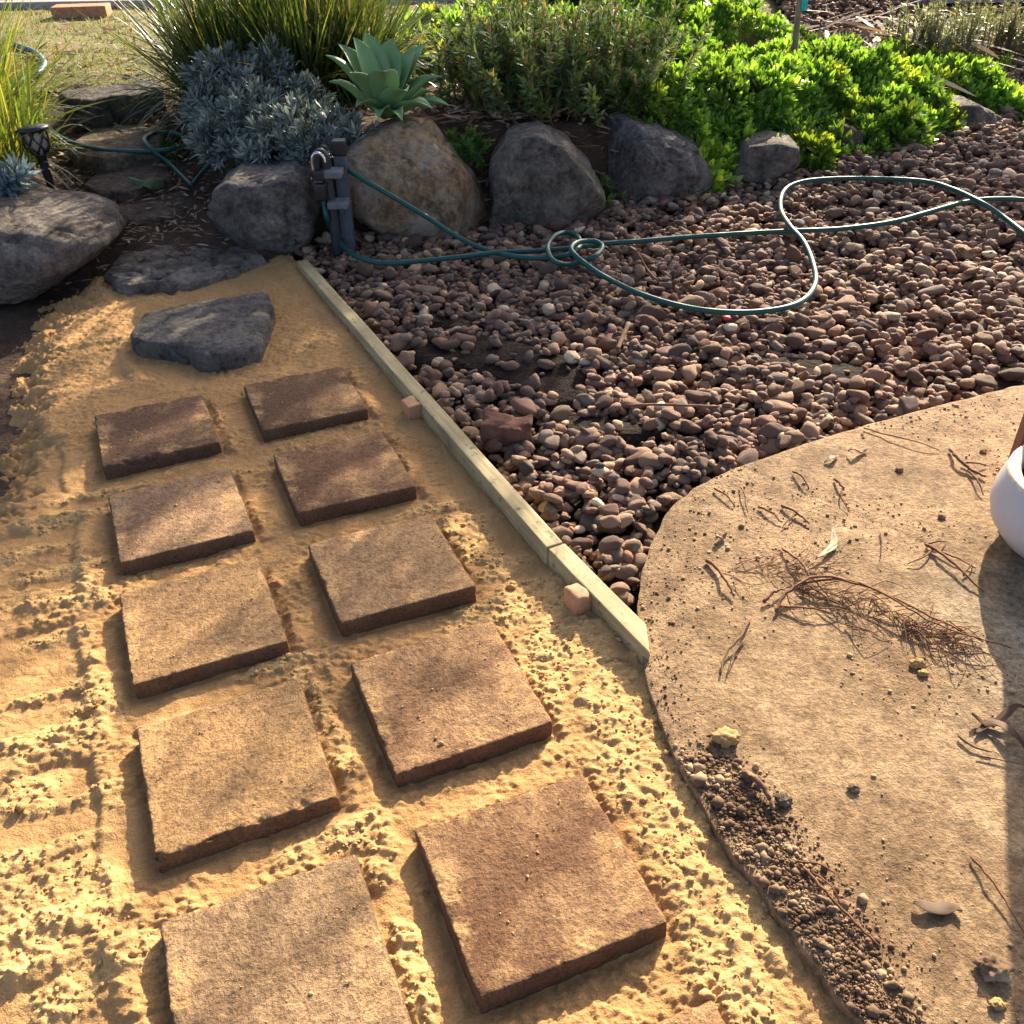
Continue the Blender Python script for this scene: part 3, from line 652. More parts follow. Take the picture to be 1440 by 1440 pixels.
def gravelz(x, y):
    i = int(np.clip((x - gx0) / cell, 2, len(GX) - 3)); j = int(np.clip((y - gy0) / cell, 2, len(GY) - 3)); return float(np.percentile(HM[i - 2:i + 3, j - 2:j + 3], 75))

# ------------------------------------------------------------------ boulders
def star(poly):
    P = np.array(poly); Q = np.concatenate([P, P[:1]]); dense = np.concatenate([np.linspace(a, b, 24, endpoint=False) for a, b in zip(Q[:-1], Q[1:])])
    c_ = (P.min(0) + P.max(0)) / 2; d = dense - c_; th = np.arctan2(d[:, 1], d[:, 0]); r_ = np.hypot(d[:, 0], d[:, 1]); o_ = np.argsort(th)
    return c_, np.concatenate([th[o_] - 2 * math.pi, th[o_], th[o_] + 2 * math.pi]), np.tile(r_[o_], 3)
def boulder(name, px, y, depth, mat, label, cat='boulder', seed=0, e=.48, lay=None, amp=.065, sub=5, group=None, z=0, thick=.1, facets=0, strata=0, fl=None):
    D, Fi = ico(sub)
    if lay is None:
        pts = [at(u, v, y) for u, v in px]; poly = [(p[0], p[2]) for p in pts]; A, B_, K = 0, 2, 1; kc = y; dep = depth
    else:
        pts = [gd(u, v, z) for u, v in px]; poly = [(p[0], p[1]) for p in pts]; A, B_, K = 0, 1, 2; kc = z - thick * .5; dep = thick * .5
    c_, th, rr = star(poly); s_ = np.hypot(D[:, A], D[:, B_]); t_ = np.arctan2(D[:, B_], D[:, A]); R_ = np.interp(t_, th, rr)
    V = np.zeros_like(D); V[:, A] = c_[0] + R_ * s_ ** e * np.cos(t_); V[:, B_] = c_[1] + R_ * s_ ** e * np.sin(t_)
    V[:, K] = kc + dep * np.sign(D[:, K]) * np.abs(D[:, K]) ** (e if lay is None else .22)
    size = rr.mean(); r_ = np.random.default_rng(seed)
    n_ = D; q = V / size; B0, B1 = V.min(0), V.max(0)
    if facets:
        for _ in range(facets * 2):
            nv = r_.standard_normal(3) * ([.42, 1, .42] if lay is None else [1, 1, 1]); nv[1] = -abs(nv[1]) - .25 if lay is None else nv[1]; nv /= np.linalg.norm(nv); pd = (V - V.mean(0)) @ nv; lim = np.percentile(pd, r_.uniform(84, 96)); ex = np.maximum(0, pd - lim); V = V - nv * (ex * .93)[:, None]
    f1 = fbm3(q * 1.5 + seed, seed + 1, 5, .55); f2 = fbm3(q * 4.0 + seed * 3, seed + 7, 4, .6); w1 = np.abs(fbm3(q * 2.2 + seed * 5, seed + 11, 4))
    disp = amp * size * (.6 * f1 + .42 * f2 - .9 * np.exp(-(w1 / .05) ** 2))
    if strata:
        ax = np.array([.1, -.15, 1.0]); ly_ = (V @ ax) / size * strata + .8 * fbm3(q * 2, seed + 30, 3); stp = np.floor(ly_); f_ = ly_ - stp
        disp += amp * size * .9 * ((h2(stp, stp * 0 + 3, seed) - .5) - .8 * np.exp(-(f_ / .14) ** 2))
    V = V + n_ * disp[:, None]
    V = (V - V.min(0)) / (V.max(0) - V.min(0)) * (B1 - B0) + B0
    if fl is not None: V[:, 2] = np.maximum(V[:, 2], fl)
    o = mk(name, V, Fi, mat); recentre(o); return tag(o, label, cat, group)
G = 'boulders edging the raised bed'
boulder('boulder', [(-90, 300), (-60, 276), (0, 278), (60, 286), (118, 294), (154, 306), (170, 328), (150, 352), (110, 378), (70, 402), (30, 406), (-40, 405), (-95, 360)], 4.72, .42, ROCK_LAYER, 'long layered grey-brown boulder beside the solar lantern', seed=3, group=G, strata=7, amp=.06, e=.62)
boulder('boulder', [(304, 285), (316, 248), (342, 230), (382, 234), (424, 226), (442, 244), (452, 290), (447, 325), (420, 352), (385, 364), (348, 345), (316, 310)], 5.12, .36, ROCK_DARK, 'dark charcoal boulder below the silver shrub, left of the tap post', seed=9, group=G, facets=9, amp=.06)
boulder('boulder', [(478, 205), (518, 178), (562, 169), (604, 174), (640, 214), (666, 242), (687, 287), (686, 322), (670, 345), (600, 356), (540, 362), (498, 358), (494, 300), (488, 270), (480, 232)], 5.34, .36, ROCK_BROWN, 'big brown and white sandstone boulder beside the tap post', seed=14, group=G, facets=5, amp=.06)
boulder('boulder', [(690, 222), (712, 188), (755, 176), (792, 192), (827, 232), (848, 268), (858, 305), (800, 326), (730, 333), (690, 330)], 5.50, .34, ROCK_GREY, 'tall rounded grey boulder with a pale vein, next to the brown one', seed=23, group=G, facets=5, amp=.055)
boulder('boulder', [(662, 215), (678, 192), (700, 196), (712, 250), (705, 320), (672, 318)], 5.75, .2, ROCK_DARK, 'narrow dark boulder hidden in the gap behind the grey one', seed=26, group=G, facets=4, sub=4)
boulder('boulder', [(826, 206), (848, 171), (880, 162), (932, 180), (978, 202), (1000, 236), (988, 264), (932, 292), (870, 304), (846, 284), (836, 240)], 5.90, .34, ROCK_DARK, 'wide dark grey boulder with wavy veins under the bright ground cover', seed=31, group=G, facets=6, amp=.065)
boulder('boulder', [(1024, 232), (1046, 196), (1086, 189), (1114, 194), (1116, 254), (1076, 270), (1030, 266)], 6.02, .22, ROCK_GREY, 'squarish grey block of rock poking out of the ground cover', seed=37, group=G, facets=5, e=.42, amp=.03, sub=4)
boulder('boulder', [(1158, 204), (1178, 169), (1202, 180), (1214, 217), (1202, 240), (1164, 238)], 6.38, .18, ROCK_RED, 'small dark red-brown pointed rock between leaves of ground cover', seed=41, group=G, facets=5, amp=.055, sub=4)
boulder('boulder', [(1246, 180), (1258, 164), (1280, 166), (1288, 195), (1262, 204)], 6.6, .16, ROCK_RED, 'dark brown rock almost hidden by trailing ground cover', seed=43, group=G, facets=4, sub=4)
boulder('boulder', [(1312, 168), (1326, 138), (1358, 138), (1392, 153), (1394, 168), (1350, 186), (1316, 196)], 7.10, .26, ROCK_LAYER, 'flat-topped weathered rock at the far end of the boulder row', seed=47, group=G, facets=4, amp=.07, sub=4)
boulder('flat_rock', [(138, 382), (168, 350), (228, 333), (300, 335), (362, 341), (376, 356), (332, 372), (302, 383), (266, 394), (165, 396)], 0, 0, ROCK_LAYER, 'flat layered stepping rock at the top of the sand', 'rock', seed=51, lay=1, z=.04, thick=.13, e=.9, amp=.065, strata=5)
boulder('slate_rock', [(176, 462), (198, 434), (282, 417), (376, 402), (384, 424), (364, 478), (325, 490), (276, 495), (258, 482), (215, 478), (184, 474)], 0, 0, ROCK_SLATE, 'blue-grey slate stepping stone lying alone on the sand', 'rock', seed=55, lay=1, z=.055, thick=.17, e=.9, amp=.022, facets=0, strata=4)
# steps up to the lawn
def step(px, zt, th, mat, lab, sd, e=.85):
    return boulder('step_stone', px, 0, 0, mat, lab, 'step', seed=sd, lay=1, z=zt, thick=th, e=e, amp=.03, sub=4, group='stone steps up to the lawn', strata=3)
step([(142, 306), (155, 284), (200, 272), (268, 262), (280, 280), (246, 298), (170, 306)], .12, .2, ROCK_RED, 'cracked brown step stone with a green leaf on it', 61)
step([(115, 254), (148, 224), (228, 220), (242, 244), (182, 264), (138, 266)], .19, .14, ROCK_RED, 'dull brown flat step stone inside the bend of the hose', 62)
step([(90, 200), (126, 176), (172, 168), (236, 168), (222, 204), (150, 216), (100, 212)], .28, .14, ROCK_PALE, 'pale sunlit flat step stone under the hose', 63)
boulder('boulder', [(183, 205), (192, 196), (208, 196), (214, 206), (205, 214), (188, 213)], hit(200, 212)[1] + .05, .08, ROCK_RED, 'small brown rock beside the pale step stone', 'rock', seed=66, sub=3)
a_, b_ = gd(66, 146, .43), gd(206, 130, .43); L_ = np.linalg.norm(b_ - a_)
V, Fs = rbox((L_ / 2, .17, .10), .03, (30, 8, 6)); V[:, 2] += .014 * fbm3(V * 6, 80, 4); V[:, 1] += .014 * fbm3(V * 7, 84, 4); V[:, 0] += .03 * fbm3(V * 5, 86, 3) * (np.abs(V[:, 0]) > L_ / 2 - .1)
SLEEP = rock_mat('weathered_sleeper', ((.09, .075, .06), (.17, .145, .115), (.27, .235, .19)), 4, strata=((1, 9, 14), (0, .05, 0)))
o = mk('sleeper', V, Fs, SLEEP); d_ = b_ - a_; c_ = (a_ + b_) / 2; o.location = (c_[0] + .03, c_[1] + .16, .345); o.rotation_euler = (0, .02, math.atan2(d_[1], d_[0])); tag(o, 'weathered grey sleeper edging the lawn above the steps', 'sleeper')

# ------------------------------------------------------------------ hoses
def hose(P, label, r=.0128, over=()):
    Q = spline(P, 10); o = mk('garden_hose', *tube(Q, r, 12), HOSE); return tag(o, label, 'hose', 'green garden hose')
def on_gravel(px, zz=.036, up={}):
    out = []
    for i, (u, v) in enumerate(px):
        q = gd(u, v, .03)
        for _ in range(4): q = gd(u, v, max(T(q[0], q[1]) + .105 + .012, .01) + zz + up.get(i, 0))
        out.append(q)
    return out
tap_y = 4.82
h1 = [at(452, 262, tap_y), at(455, 282, tap_y), at(460, 308, tap_y - .02)] + on_gravel([(470, 330), (488, 352), (516, 366), (550, 370), (600, 366), (650, 361), (700, 355), (750, 353), (800, 349), (845, 343), (900, 339), (960, 334), (1050, 328), (1110, 325), (1180, 322), (1250, 313), (1300, 300), (1350, 286), (1390, 280), (1440, 281), (1500, 290)])
hose(h1, 'green hose hanging from the tap and running straight across the pebbles')
kp = [(720, 360), (765, 363), (800, 358), (816, 345), (811, 332), (795, 327), (778, 333), (770, 350), (780, 368), (805, 371), (835, 361), (847, 347), (835, 339), (812, 341), (803, 350), (812, 362), (830, 376), (852, 390), (900, 413), (960, 431), (1020, 439), (1080, 437), (1125, 425), (1146, 400), (1143, 370), (1130, 340), (1111, 318), (1098, 295), (1101, 271), (1120, 258), (1160, 252), (1230, 251), (1300, 255), (1340, 266), (1380, 285), (1412, 306), (1450, 335)]
ups = {2: .03, 3: .034, 4: .03, 5: .02, 6: .034, 7: .04, 8: .03, 10: .05, 11: .05, 12: .06, 13: .07, 14: .07, 15: .05, 16: .02, 24: .02, 25: .035, 26: .035, 33: .03, 34: .04}
h2_ = [at(486, 236, 4.96), at(500, 246, 4.90), at(522, 259, 4.86), at(560, 281, 4.81), at(600, 305, 4.78), at(640, 331, 4.77)] + [gd(680, 350, .045)] + on_gravel(kp, up=ups)
hose(h2_, 'green hose draped over the brown boulder, knotted and looped across the pebbles')
def on_land(px, off=.03, up={}): return [hit(u, v, off + up.get(i, 0)) for i, (u, v) in enumerate(px)]
h3 = on_land([(20, 150), (52, 158), (66, 176), (82, 191), (110, 203), (150, 211), (200, 213), (240, 210), (261, 204), (260, 194), (240, 187), (216, 188), (203, 196), (212, 209), (236, 228), (255, 246), (267, 258), (271, 259), (286, 241), (310, 217), (340, 200), (372, 192), (405, 190)], .05, {3: .02, 4: .06, 5: .06, 6: .05, 7: .04, 12: .06, 13: .06, 19: .02, 20: .06, 21: .1, 22: .1})
hose(h3, 'green hose crossing the stone steps in a small loop')
h4 = on_land([(20, 62), (35, 68), (50, 74), (60, 84), (62, 92), (55, 101), (42, 108), (25, 116), (15, 130)], .03)
hose(h4, 'sunlit hose curling on the lawn behind the strap-leaf tuft', r=.02)

# ------------------------------------------------------------------ tap post
b_ = at(490, 344, 4.890); t_ = at(478, 212, 4.950)
pr_ = empty('tap_post', (b_[0], b_[1], -.06), 'charcoal square post with black tap, padlock and strapped pipe', 'tap post')
def put(o): o.parent = pr_; o.location = o.location - pr_.location; return o
def rod_box(a, b, hw, r=.004):
    a = Vector(a); b = Vector(b); d = b - a; V, Fs = rbox((hw[0], hw[1], d.length / 2), r, (3, 3, 8)); q = d.to_track_quat('Z', 'Y').to_matrix()
    return np.array([q @ Vector(v) + (a + b) / 2 for v in V]), Fs
foot = Vector(b_) + Vector((0, 0, -.1)); head = Vector(t_)
put(mk('post', *rod_box(foot, head, (.031, .031)), POSTM))
cap = mk('cap', *rod_box(head - Vector((0, 0, .02)), head + Vector((0, 0, .055)), (.037, .037), .008), BLACK); put(cap)
P0 = at(473, 338, 4.830); P1 = at(459, 240, 4.850)
pp = spline([P0 + [0, 0, -.1], P0, (P0 + P1) / 2, P1 + [0, 0, -.02], at(457, 222, 4.850), at(450, 216, 4.840), at(444, 226, 4.840), at(444, 245, 4.835)], 6)
put(mk('pipe', *tube(pp, .027, 14), PIPE))
for (u, v, w_) in ((466, 243, .055), (476, 286, .05)):
    c_ = at(u, v, 4.820); V, Fs = rbox((w_, .05, .016), .004, (3, 3, 2)); V = V + c_; put(mk('strap', V, Fs, STRAP))
c_ = at(451, 268, 4.820); V, Fs = rbox((.033, .038, .045), .012, (3, 3, 3)); put(mk('tap', V + c_, Fs, BLACK))
c_ = at(448, 247, 4.780); V, Fs = rbox((.029, .016, .024), .006, (3, 3, 3)); lk = put(mk('padlock', V + c_, Fs, BLACK))
sh_ = spline([c_ + [-.024, 0, .02], c_ + [-.024, 0, .07], c_ + [-.012, 0, .10], c_ + [.012, 0, .108], c_ + [.034, 0, .09], c_ + [.042, 0, .06]], 6)
s2 = mk('shackle', *tube(sh_, .007, 8), STEEL); s2.parent = lk; s2.location = (0, 0, 0)

# ------------------------------------------------------------------ solar lantern
fb = hit(76, 274); ft = at(44, 178, fb[1] + .02)
lan = empty('solar_lantern', fb, 'black solar garden lantern leaning beside the strap-leaf tuft', 'lantern')
ax = Vector(ft - fb); L_ = ax.length; qm = np.array(ax.to_track_quat('Z', 'Y').to_matrix())
def onax(V): return V @ qm.T
def putl(name, V, Fs, mat): o = mk(name, onax(V), Fs, mat); o.parent = lan; return o
putl('stake', *tube(np.array([(0, 0, -.12), (0, 0, .0), (0, 0, L_ * .45), (0, 0, L_ * .58), (0, 0, L_ * .62)]), np.array([.008, .02, .024, .03, .04]), 10), BLACK)
k = M('frosted_lamp_glass', .3, .4).color((.45, .42, .36)); k.translucent(.4, (.6, .55, .45)); LG = k.m
V, Fs = lathe([(.035, L_ * .62), (.062, L_ * .72), (.066, L_ * .82), (.06, L_ * .93)], 20); putl('lamp_glass', V * [.82, .82, 1], Fs, LG)
bars = []
for sgn_ in (-1, 1):
    for q_ in range(7):
        a0 = q_ * 2 * math.pi / 7; tt = np.linspace(0, 1, 9); rr = np.interp(tt, [0, .3, .65, 1], [.038, .064, .068, .062]); an = a0 + sgn_ * tt * 1.1
        bars.append(tube(np.stack([rr * np.cos(an), rr * np.sin(an), L_ * (.62 + .31 * tt)], 1), .006, 6))
putl('lattice', *merge(bars), BLACK)
V, Fs = lathe([(.001, L_ * .93), (.078, L_ * .93), (.085, L_ * .95), (.085, L_ * .985), (.07, L_ * 1.01), (.001, L_ * 1.015)], 24); putl('lid', V, Fs, BLACK)

# ------------------------------------------------------------------ leaf makers
def leafmesh(base, d, n, L, W, droop, nseg=3, prof=(.35, 1, .8, .06), tint=None, fold=0):
    N = len(base); t = np.linspace(0, 1, nseg + 1); pf = np.interp(t, np.linspace(0, 1, len(prof)), prof)
    side = np.cross(d, n); side /= np.maximum(np.linalg.norm(side, axis=1, keepdims=True), 1e-9)
    L = np.broadcast_to(L, (N,)); W = np.broadcast_to(W, (N,)); dr = np.broadcast_to(droop, (N,))
    c_ = base[:, None] + d[:, None] * (L[:, None] * t)[..., None]; c_[..., 2] -= (dr * L)[:, None] * t[None] ** 2
    s_ = side[:, None] * (W[:, None] * pf[None] * .5)[..., None]
    if fold: 
        nn = np.cross(side, d); cc = c_ - nn[:, None] * (W[:, None] * pf[None] * fold)[..., None]
        V = np.stack([c_ - s_, cc, c_ + s_], 2); k_ = 3
    else: V = np.stack([c_ - s_, c_ + s_], 2); k_ = 2
    i = np.arange(N * (nseg + 1) * k_).reshape(N, nseg + 1, k_)
    Fq = np.concatenate([np.stack([i[:, :-1, q_], i[:, :-1, q_ + 1], i[:, 1:, q_ + 1], i[:, 1:, q_]], -1).reshape(-1, 4) for q_ in range(k_ - 1)])
    tt = np.repeat(tint, (nseg + 1) * k_, 0) if tint is not None else None
    return V.reshape(-1, 3), Fq, tt
def rosettes(P, A, nl, L, W, el0, el1, cols, seed, droop=.1, nseg=3, prof=(.3, .9, 1, .1), spread=.0, stem=.0):
    r_ = np.random.default_rng(seed); N = len(P); A = A / np.linalg.norm(A, axis=1, keepdims=True)
    ref = np.where(np.abs(A[:, 2:3]) < .9, np.array([[0, 0, 1.0]]), np.array([[1.0, 0, 0]])); u = np.cross(A, ref); u /= np.linalg.norm(u, axis=1, keepdims=True); v = np.cross(A, u)
    k_ = np.arange(nl); ph = k_ * 2.39996 + r_.random((N, 1)) * 6.28; f = (k_ + .5) / nl
    el = np.radians(el1 + (el0 - el1) * f) + r_.normal(0, .15, (N, nl))
    h_ = np.cos(ph)[..., None] * u[:, None] + np.sin(ph)[..., None] * v[:, None]
    d = np.cos(el)[..., None] * h_ + np.sin(el)[..., None] * A[:, None]; n_ = -np.sin(el)[..., None] * h_ + np.cos(el)[..., None] * A[:, None]
    base = P[:, None] + A[:, None] * (stem * (1 - f))[None, :, None] * -1 + np.zeros_like(d)
    Ls = L * np.clip(r_.lognormal(0, .18, (N, 1)), .6, 1.35) * (.7 + .5 * r_.random((N, nl))) * (.55 + .6 * np.sin(np.pi * np.clip(f * .85 + .12, 0, 1)))
    ci = r_.integers(0, len(cols), (N, nl)); t_ = np.array(cols)[ci] * r_.lognormal(0, .15, (N, nl, 1)) * r_.lognormal(0, .12, (N, 1, 1))
    return leafmesh(base.reshape(-1, 3), d.reshape(-1, 3), n_.reshape(-1, 3), Ls.ravel(), (Ls * W).ravel(), droop * r_.random(N * nl), nseg, prof, t_.reshape(-1, 3))
def plant(name, label, cat, loc, parts, group=None):
    e = empty(name, loc, label, cat, group)
    for nm, V, Fs, mat, tint, kind in parts:
        o = mk(nm, V - np.array(loc), Fs, mat, e, tint=tint)
        if kind: o['kind'] = 'stuff'
    return e
def blades(c_, n, h, spread, wdt, cols, seed, lean=.55, nseg=6, droop=.6, rad=.12):
    r_ = np.random.default_rng(seed); a = r_.random(n) * 6.283; rr = rad * np.sqrt(r_.random(n)); base = np.stack([c_[0] + rr * np.cos(a), c_[1] + rr * np.sin(a), np.full(n, c_[2])], 1)
    a2 = a + r_.normal(0, .5, n); le = np.abs(r_.normal(lean, .28, n)); d = np.stack([np.cos(a2) * np.sin(le), np.sin(a2) * np.sin(le), np.cos(le)], 1)
    nv = np.stack([-np.cos(a2) * np.cos(le), -np.sin(a2) * np.cos(le), np.sin(le)], 1)
    tw = r_.normal(0, .5, (n, 1)); nv = nv + np.cross(d, nv) * tw
    t_ = np.array(cols)[r_.integers(0, len(cols), n)] * r_.lognormal(0, .2, (n, 1))
    return leafmesh(base, d, nv, h * (.55 + .6 * r_.random(n)), wdt * (.7 + .6 * r_.random(n)), droop * r_.random(n) * np.sin(le) * 1.6, nseg, (.8, 1, .9, .7, .1), t_)

# agave
ab_ = at(540, 150, 5.55); aby = 5.55
ag = empty('agave', (ab_[0], aby, ab_[2] - .06), 'pale grey-green spineless agave rosette above the brown boulder', 'agave')
k = M('agave_leaf', .55, .35); n1 = k.noise(3, 4); k.color(k.ramp(n1, [(.3, (.14, .25, .09)), (.7, (.215, .36, .145))])); k.bump(k.noise(40, 3), .1, .004); k.translucent(.12, (.2, .4, .15)); AGM = k.m
TIPS = [(458, 77), (497, 52), (515, 46), (550, 54), (583, 72), (622, 107), (632, 148), (608, 152), (463, 114), (492, 102), (573, 128), (540, 100), (532, 168), (500, 150), (600, 62), (610, 128), (476, 62), (566, 170)]
DY = [-.05, .1, .2, .25, .2, .05, -.15, -.3, -.1, -.3, -.35, -.4, -.45, -.38, .3, .15, .15, -.42]
WID = [.13, .15, .16, .17, .17, .15, .12, .11, .14, .13, .15, .17, .10, .09, .15, .14, .14, .10]
root = np.array([ab_[0], aby, ab_[2] - .04])
for (u, v), dy, wd in zip(TIPS, DY, WID):
    tip = at(u, v, aby + dy); dv = tip - root; L_ = np.linalg.norm(dv); dv /= L_
    hz_ = np.array([dv[0], dv[1], 0]); hz_ /= max(np.linalg.norm(hz_), 1e-6)
    side = np.cross(dv, [0, 0, 1.0]); side /= np.linalg.norm(side); nu = np.cross(side, dv)
    t = np.linspace(0, 1, 15); pf = np.interp(t, [0, .12, .3, .46, .65, .82, .94, 1], [.5, .5, .8, 1, .84, .46, .16, .0]); arch = .10 * L_ * np.sin(np.pi * t) - .03 * L_ * np.sin(2 * np.pi * t)
    cen = root + dv * (L_ * t)[:, None] + np.outer(arch, [0, 0, 1]); s_ = np.linspace(-1, 1, 7)
    sec = []
    for i_ in range(15):
        w_ = wd * .52 * pf[i_] + .0005
        sec.append(np.concatenate([cen[i_] + np.outer(s_ * w_, side) + np.outer((s_ ** 2 - .5) * w_ * .45, nu), (cen[i_] + np.outer(s_[::-1] * w_, side) + np.outer((s_ ** 2 - .5) * w_ * .45 - .018 * (1 - s_ ** 2) * (1 - t[i_] * .8) - .002, nu))]))
    V = np.array(sec).reshape(-1, 3) - np.array(ag.location); i = np.arange(15 * 14).reshape(15, 14); j = np.roll(i, -1, 1)
    mk('leaf', V, np.stack([i[:-1], j[:-1], j[1:], i[1:]], -1).reshape(-1, 4), AGM, ag)

# silver shrub: domes of rosettes
def dome_pts(blobs, n, seed, jit=.03, lo=-.3):
    r_ = np.random.default_rng(seed); A = np.array([b[3] * b[4] for b in blobs]); P = []; Nn = []
    for q_ in r_.choice(len(blobs), n, p=A / A.sum()):
        bx, by, bz, rx, rz = blobs[q_]
        while True:
            d = r_.standard_normal(3); d /= np.linalg.norm(d)
            if d[2] > lo and d[1] < .75: break
        s_ = 1 - .35 * r_.random() ** 2; P.append((bx + d[0] * rx * s_, by + d[1] * rx * .8 * s_, bz + d[2] * rz * s_)); Nn.append(d + [0, -.05, .45])
    return np.array(P) + r_.normal(0, jit, (n, 3)), np.array(Nn)
def blob(u, v, y, rpx, rzpx=None):
    c_ = at(u, v, y); s_ = F_PX / (y * cp + (CAM_H - c_[2]) * sp); return (c_[0], y, c_[2], rpx / s_, (rzpx or rpx) / s_)
SB = [blob(325, 128, 6.05, 52, 48), (blob(378, 108, 6.15, 34, 30)), blob(300, 165, 5.85, 34, 40), blob(350, 175, 5.65, 55, 40), blob(425, 142, 5.90, 34, 32), blob(415, 185, 5.50, 45, 32), blob(465, 180, 5.35, 32, 22), blob(310, 205, 5.50, 36, 30), blob(385, 210, 5.30, 40, 20), blob(445, 205, 5.28, 40, 18), blob(500, 186, 5.25, 18, 10), blob(380, 90, 6.20, 20, 22)]
P, A = dome_pts(SB, 1050, 5); V, Fq, tt = rosettes(P, A, 18, .056, .24, 88, 8, [(.17, .195, .165), (.22, .25, .21), (.12, .145, .12), (.30, .335, .27)], 6, .1, 3, (.45, .95, .9, .15), stem=.06)
cpt = np.array([s_[:3] for s_ in SB]).mean(0); gb = np.array([cpt[0], cpt[1] + .1, T(cpt[0], cpt[1])])
st = []
for i in range(0, 1050, 10): st.append(tube(spline([gb + rng.normal(0, .06, 3), (gb + P[i]) / 2 + rng.normal(0, .04, 3) + [0, 0, -.05], P[i] - A[i] * .02], 4), np.linspace(.011, .004, 9), 5))
sv, sf = merge(st)
plant('silver_shrub', 'blue-grey silver-leaved shrub above the dark charcoal boulder', 'shrub', gb, [('foliage', V, Fq, SILVER, tt, 1), ('stems', sv, sf, TWIG, None, 1)])
SB2 = [blob(-4, 254, 4.85, 22, 9), blob(22, 248, 4.9, 8, 6)]
P, A = dome_pts(SB2, 28, 15); V, Fq, tt = rosettes(P, A, 16, .085, .24, 88, 8, [(.15, .20, .215), (.19, .245, .26)], 16, .1, 3, (.45, .95, .9, .15), stem=.06)
plant('silver_shrub', 'small silver-leaved sprig hanging over the layered boulder', 'shrub', (P[:, 0].mean(), P[:, 1].mean(), T(P[:, 0].mean(), P[:, 1].mean())), [('foliage', V, Fq, SILVER, tt, 1)])

# strap-leaf tufts
LOMC = [(.045, .08, .024), (.06, .10, .03), (.035, .062, .02), (.09, .12, .04), (.15, .13, .06)]
for lab, sd_i, spots in (('tall dark green strap-leaf grass tuft behind the silver shrub', 21, [(325, 150, 6.6, 1000, 1.0), (370, 130, 6.7, 1500, 1.05), (440, 150, 6.6, 1200, 1.0), (500, 130, 6.8, 800, .9)]),
                         ('yellow-green strap-leaf grass tuft beside the lawn and lantern', 22, [(-40, 215, 5.9, 800, .95), (10, 240, 5.5, 350, .62), (-60, 160, 6.7, 600, 1.0)])):
    parts = []
    for i, (u, v, y, n, hh) in enumerate(spots):
        q = at(u, v, y); q[2] = T(q[0], q[1]) - .02; cols = LOMC if sd_i == 21 else [(.12, .17, .035), (.16, .20, .045), (.09, .14, .03), (.22, .21, .06)]
        parts.append(blades(q, n, hh, 0, .013, cols, sd_i * 10 + i, .50, 6, .75, .17))
        if i == 0: q0 = q
    V, Fq = merge([(a, b) for a, b, _ in parts]); tt = np.concatenate([c3 for _, _, c3 in parts])
    plant('strap_leaf_tuft', lab, 'grass tuft', q0, [('blades', V, Fq, BLADE, tt, 1)], 'strap-leaf grass tufts')

# narrow-leaved shrub (upright leafy stems)
def stems_shrub(name, label, spots, ns, hgt, cols, seed, ll=.05, mat=LEAF, wl=.24, reds=0, lean=.42, per=32, group=None, rad=.18):
    r_ = np.random.default_rng(seed); st = []; P = []; A = []; q0 = None
    for (u, v, y) in spots:
        q = at(u, v, y); q[2] = T(q[0], q[1]) - .02; q0 = q if q0 is None else q0
        for _ in range(ns):
            a = r_.random() * 6.283; b0 = q + [rad * r_.normal() * .7, rad * r_.normal() * .5, 0]; le = abs(r_.normal(lean, .2)); H = hgt * (.6 + .5 * r_.random()) * (.75 + .5 * (math.sin(u * 1.3 + v) * .5 + .5))
            d = np.array([math.cos(a) * math.sin(le), math.sin(a) * math.sin(le), math.cos(le)]); c_ = spline([b0, b0 + d * H * .5 + r_.normal(0, .02, 3), b0 + d * H * .9 + [0, 0, .12 * H]], 5)
            st.append(tube(c_, np.linspace(.0045, .002, len(c_)), 4)); t_ = r_.random(per) * .95 + .05
            pts = np.stack([np.interp(t_ * (len(c_) - 1), np.arange(len(c_)), c_[:, k_]) for k_ in range(3)], 1); P.append(pts); A.append(np.repeat(d[None], per, 0))
    P = np.concatenate(P); A = np.concatenate(A) + r_.normal(0, .25, (len(P), 3)); V, Fq, tt = rosettes(P, A, 4, ll, wl, 70, 25, cols, seed + 1, .15, 2, (.4, 1, .12))
    sv, sf = merge(st)
    return plant(name, label, 'shrub', q0, [('foliage', V, Fq, mat, tt, 1), ('stems', sv, sf, TWIG, None, 1)], group)
DK = [(.12, .20, .065), (.15, .235, .08), (.22, .27, .14), (.09, .15, .055), (.13, .21, .065), (.20, .13, .07)]
stems_shrub('leafy_shrub', 'upright narrow-leaved dark green shrub above the grey boulder', [(680, 150, 6.15), (730, 165, 5.95), (790, 160, 6.05), (850, 150, 6.15), (760, 120, 6.45), (830, 110, 6.55), (890, 140, 6.35), (700, 110, 6.55)], 34, .50, DK, 31, .055)
stems_shrub('leafy_shrub', 'small dark leafy plant drooping between the grey and dark boulders', [(818, 180, 5.60)], 16, .22, DK, 35, .05, lean=.8)
stems_shrub('leafy_shrub', 'little feathery green weed between brown and grey boulders', [(652, 180, 5.45)], 26, .20, [(.08, .17, .045), (.10, .20, .05)], 37, .035, lean=.6, rad=.09)
stems_shrub('rosemary_bush', 'grey-green needle-leaved bush behind the pebbles beside the dead leaves', [(1330, 55, 8.25), (1300, 50, 8.35)], 60, .55, [(.10, .13, .085), (.13, .16, .11), (.16, .16, .10)], 41, .04, wl=.14, lean=.3, group='grey-green bushes at the back')
stems_shrub('rosemary_bush', 'darker grey-green bush further along the pebble bed', [(1405, 40, 8.45), (1440, 45, 8.55)], 60, .5, [(.09, .12, .08), (.12, .145, .10), (.15, .13, .09)], 43, .04, wl=.14, lean=.35, group='grey-green bushes at the back')
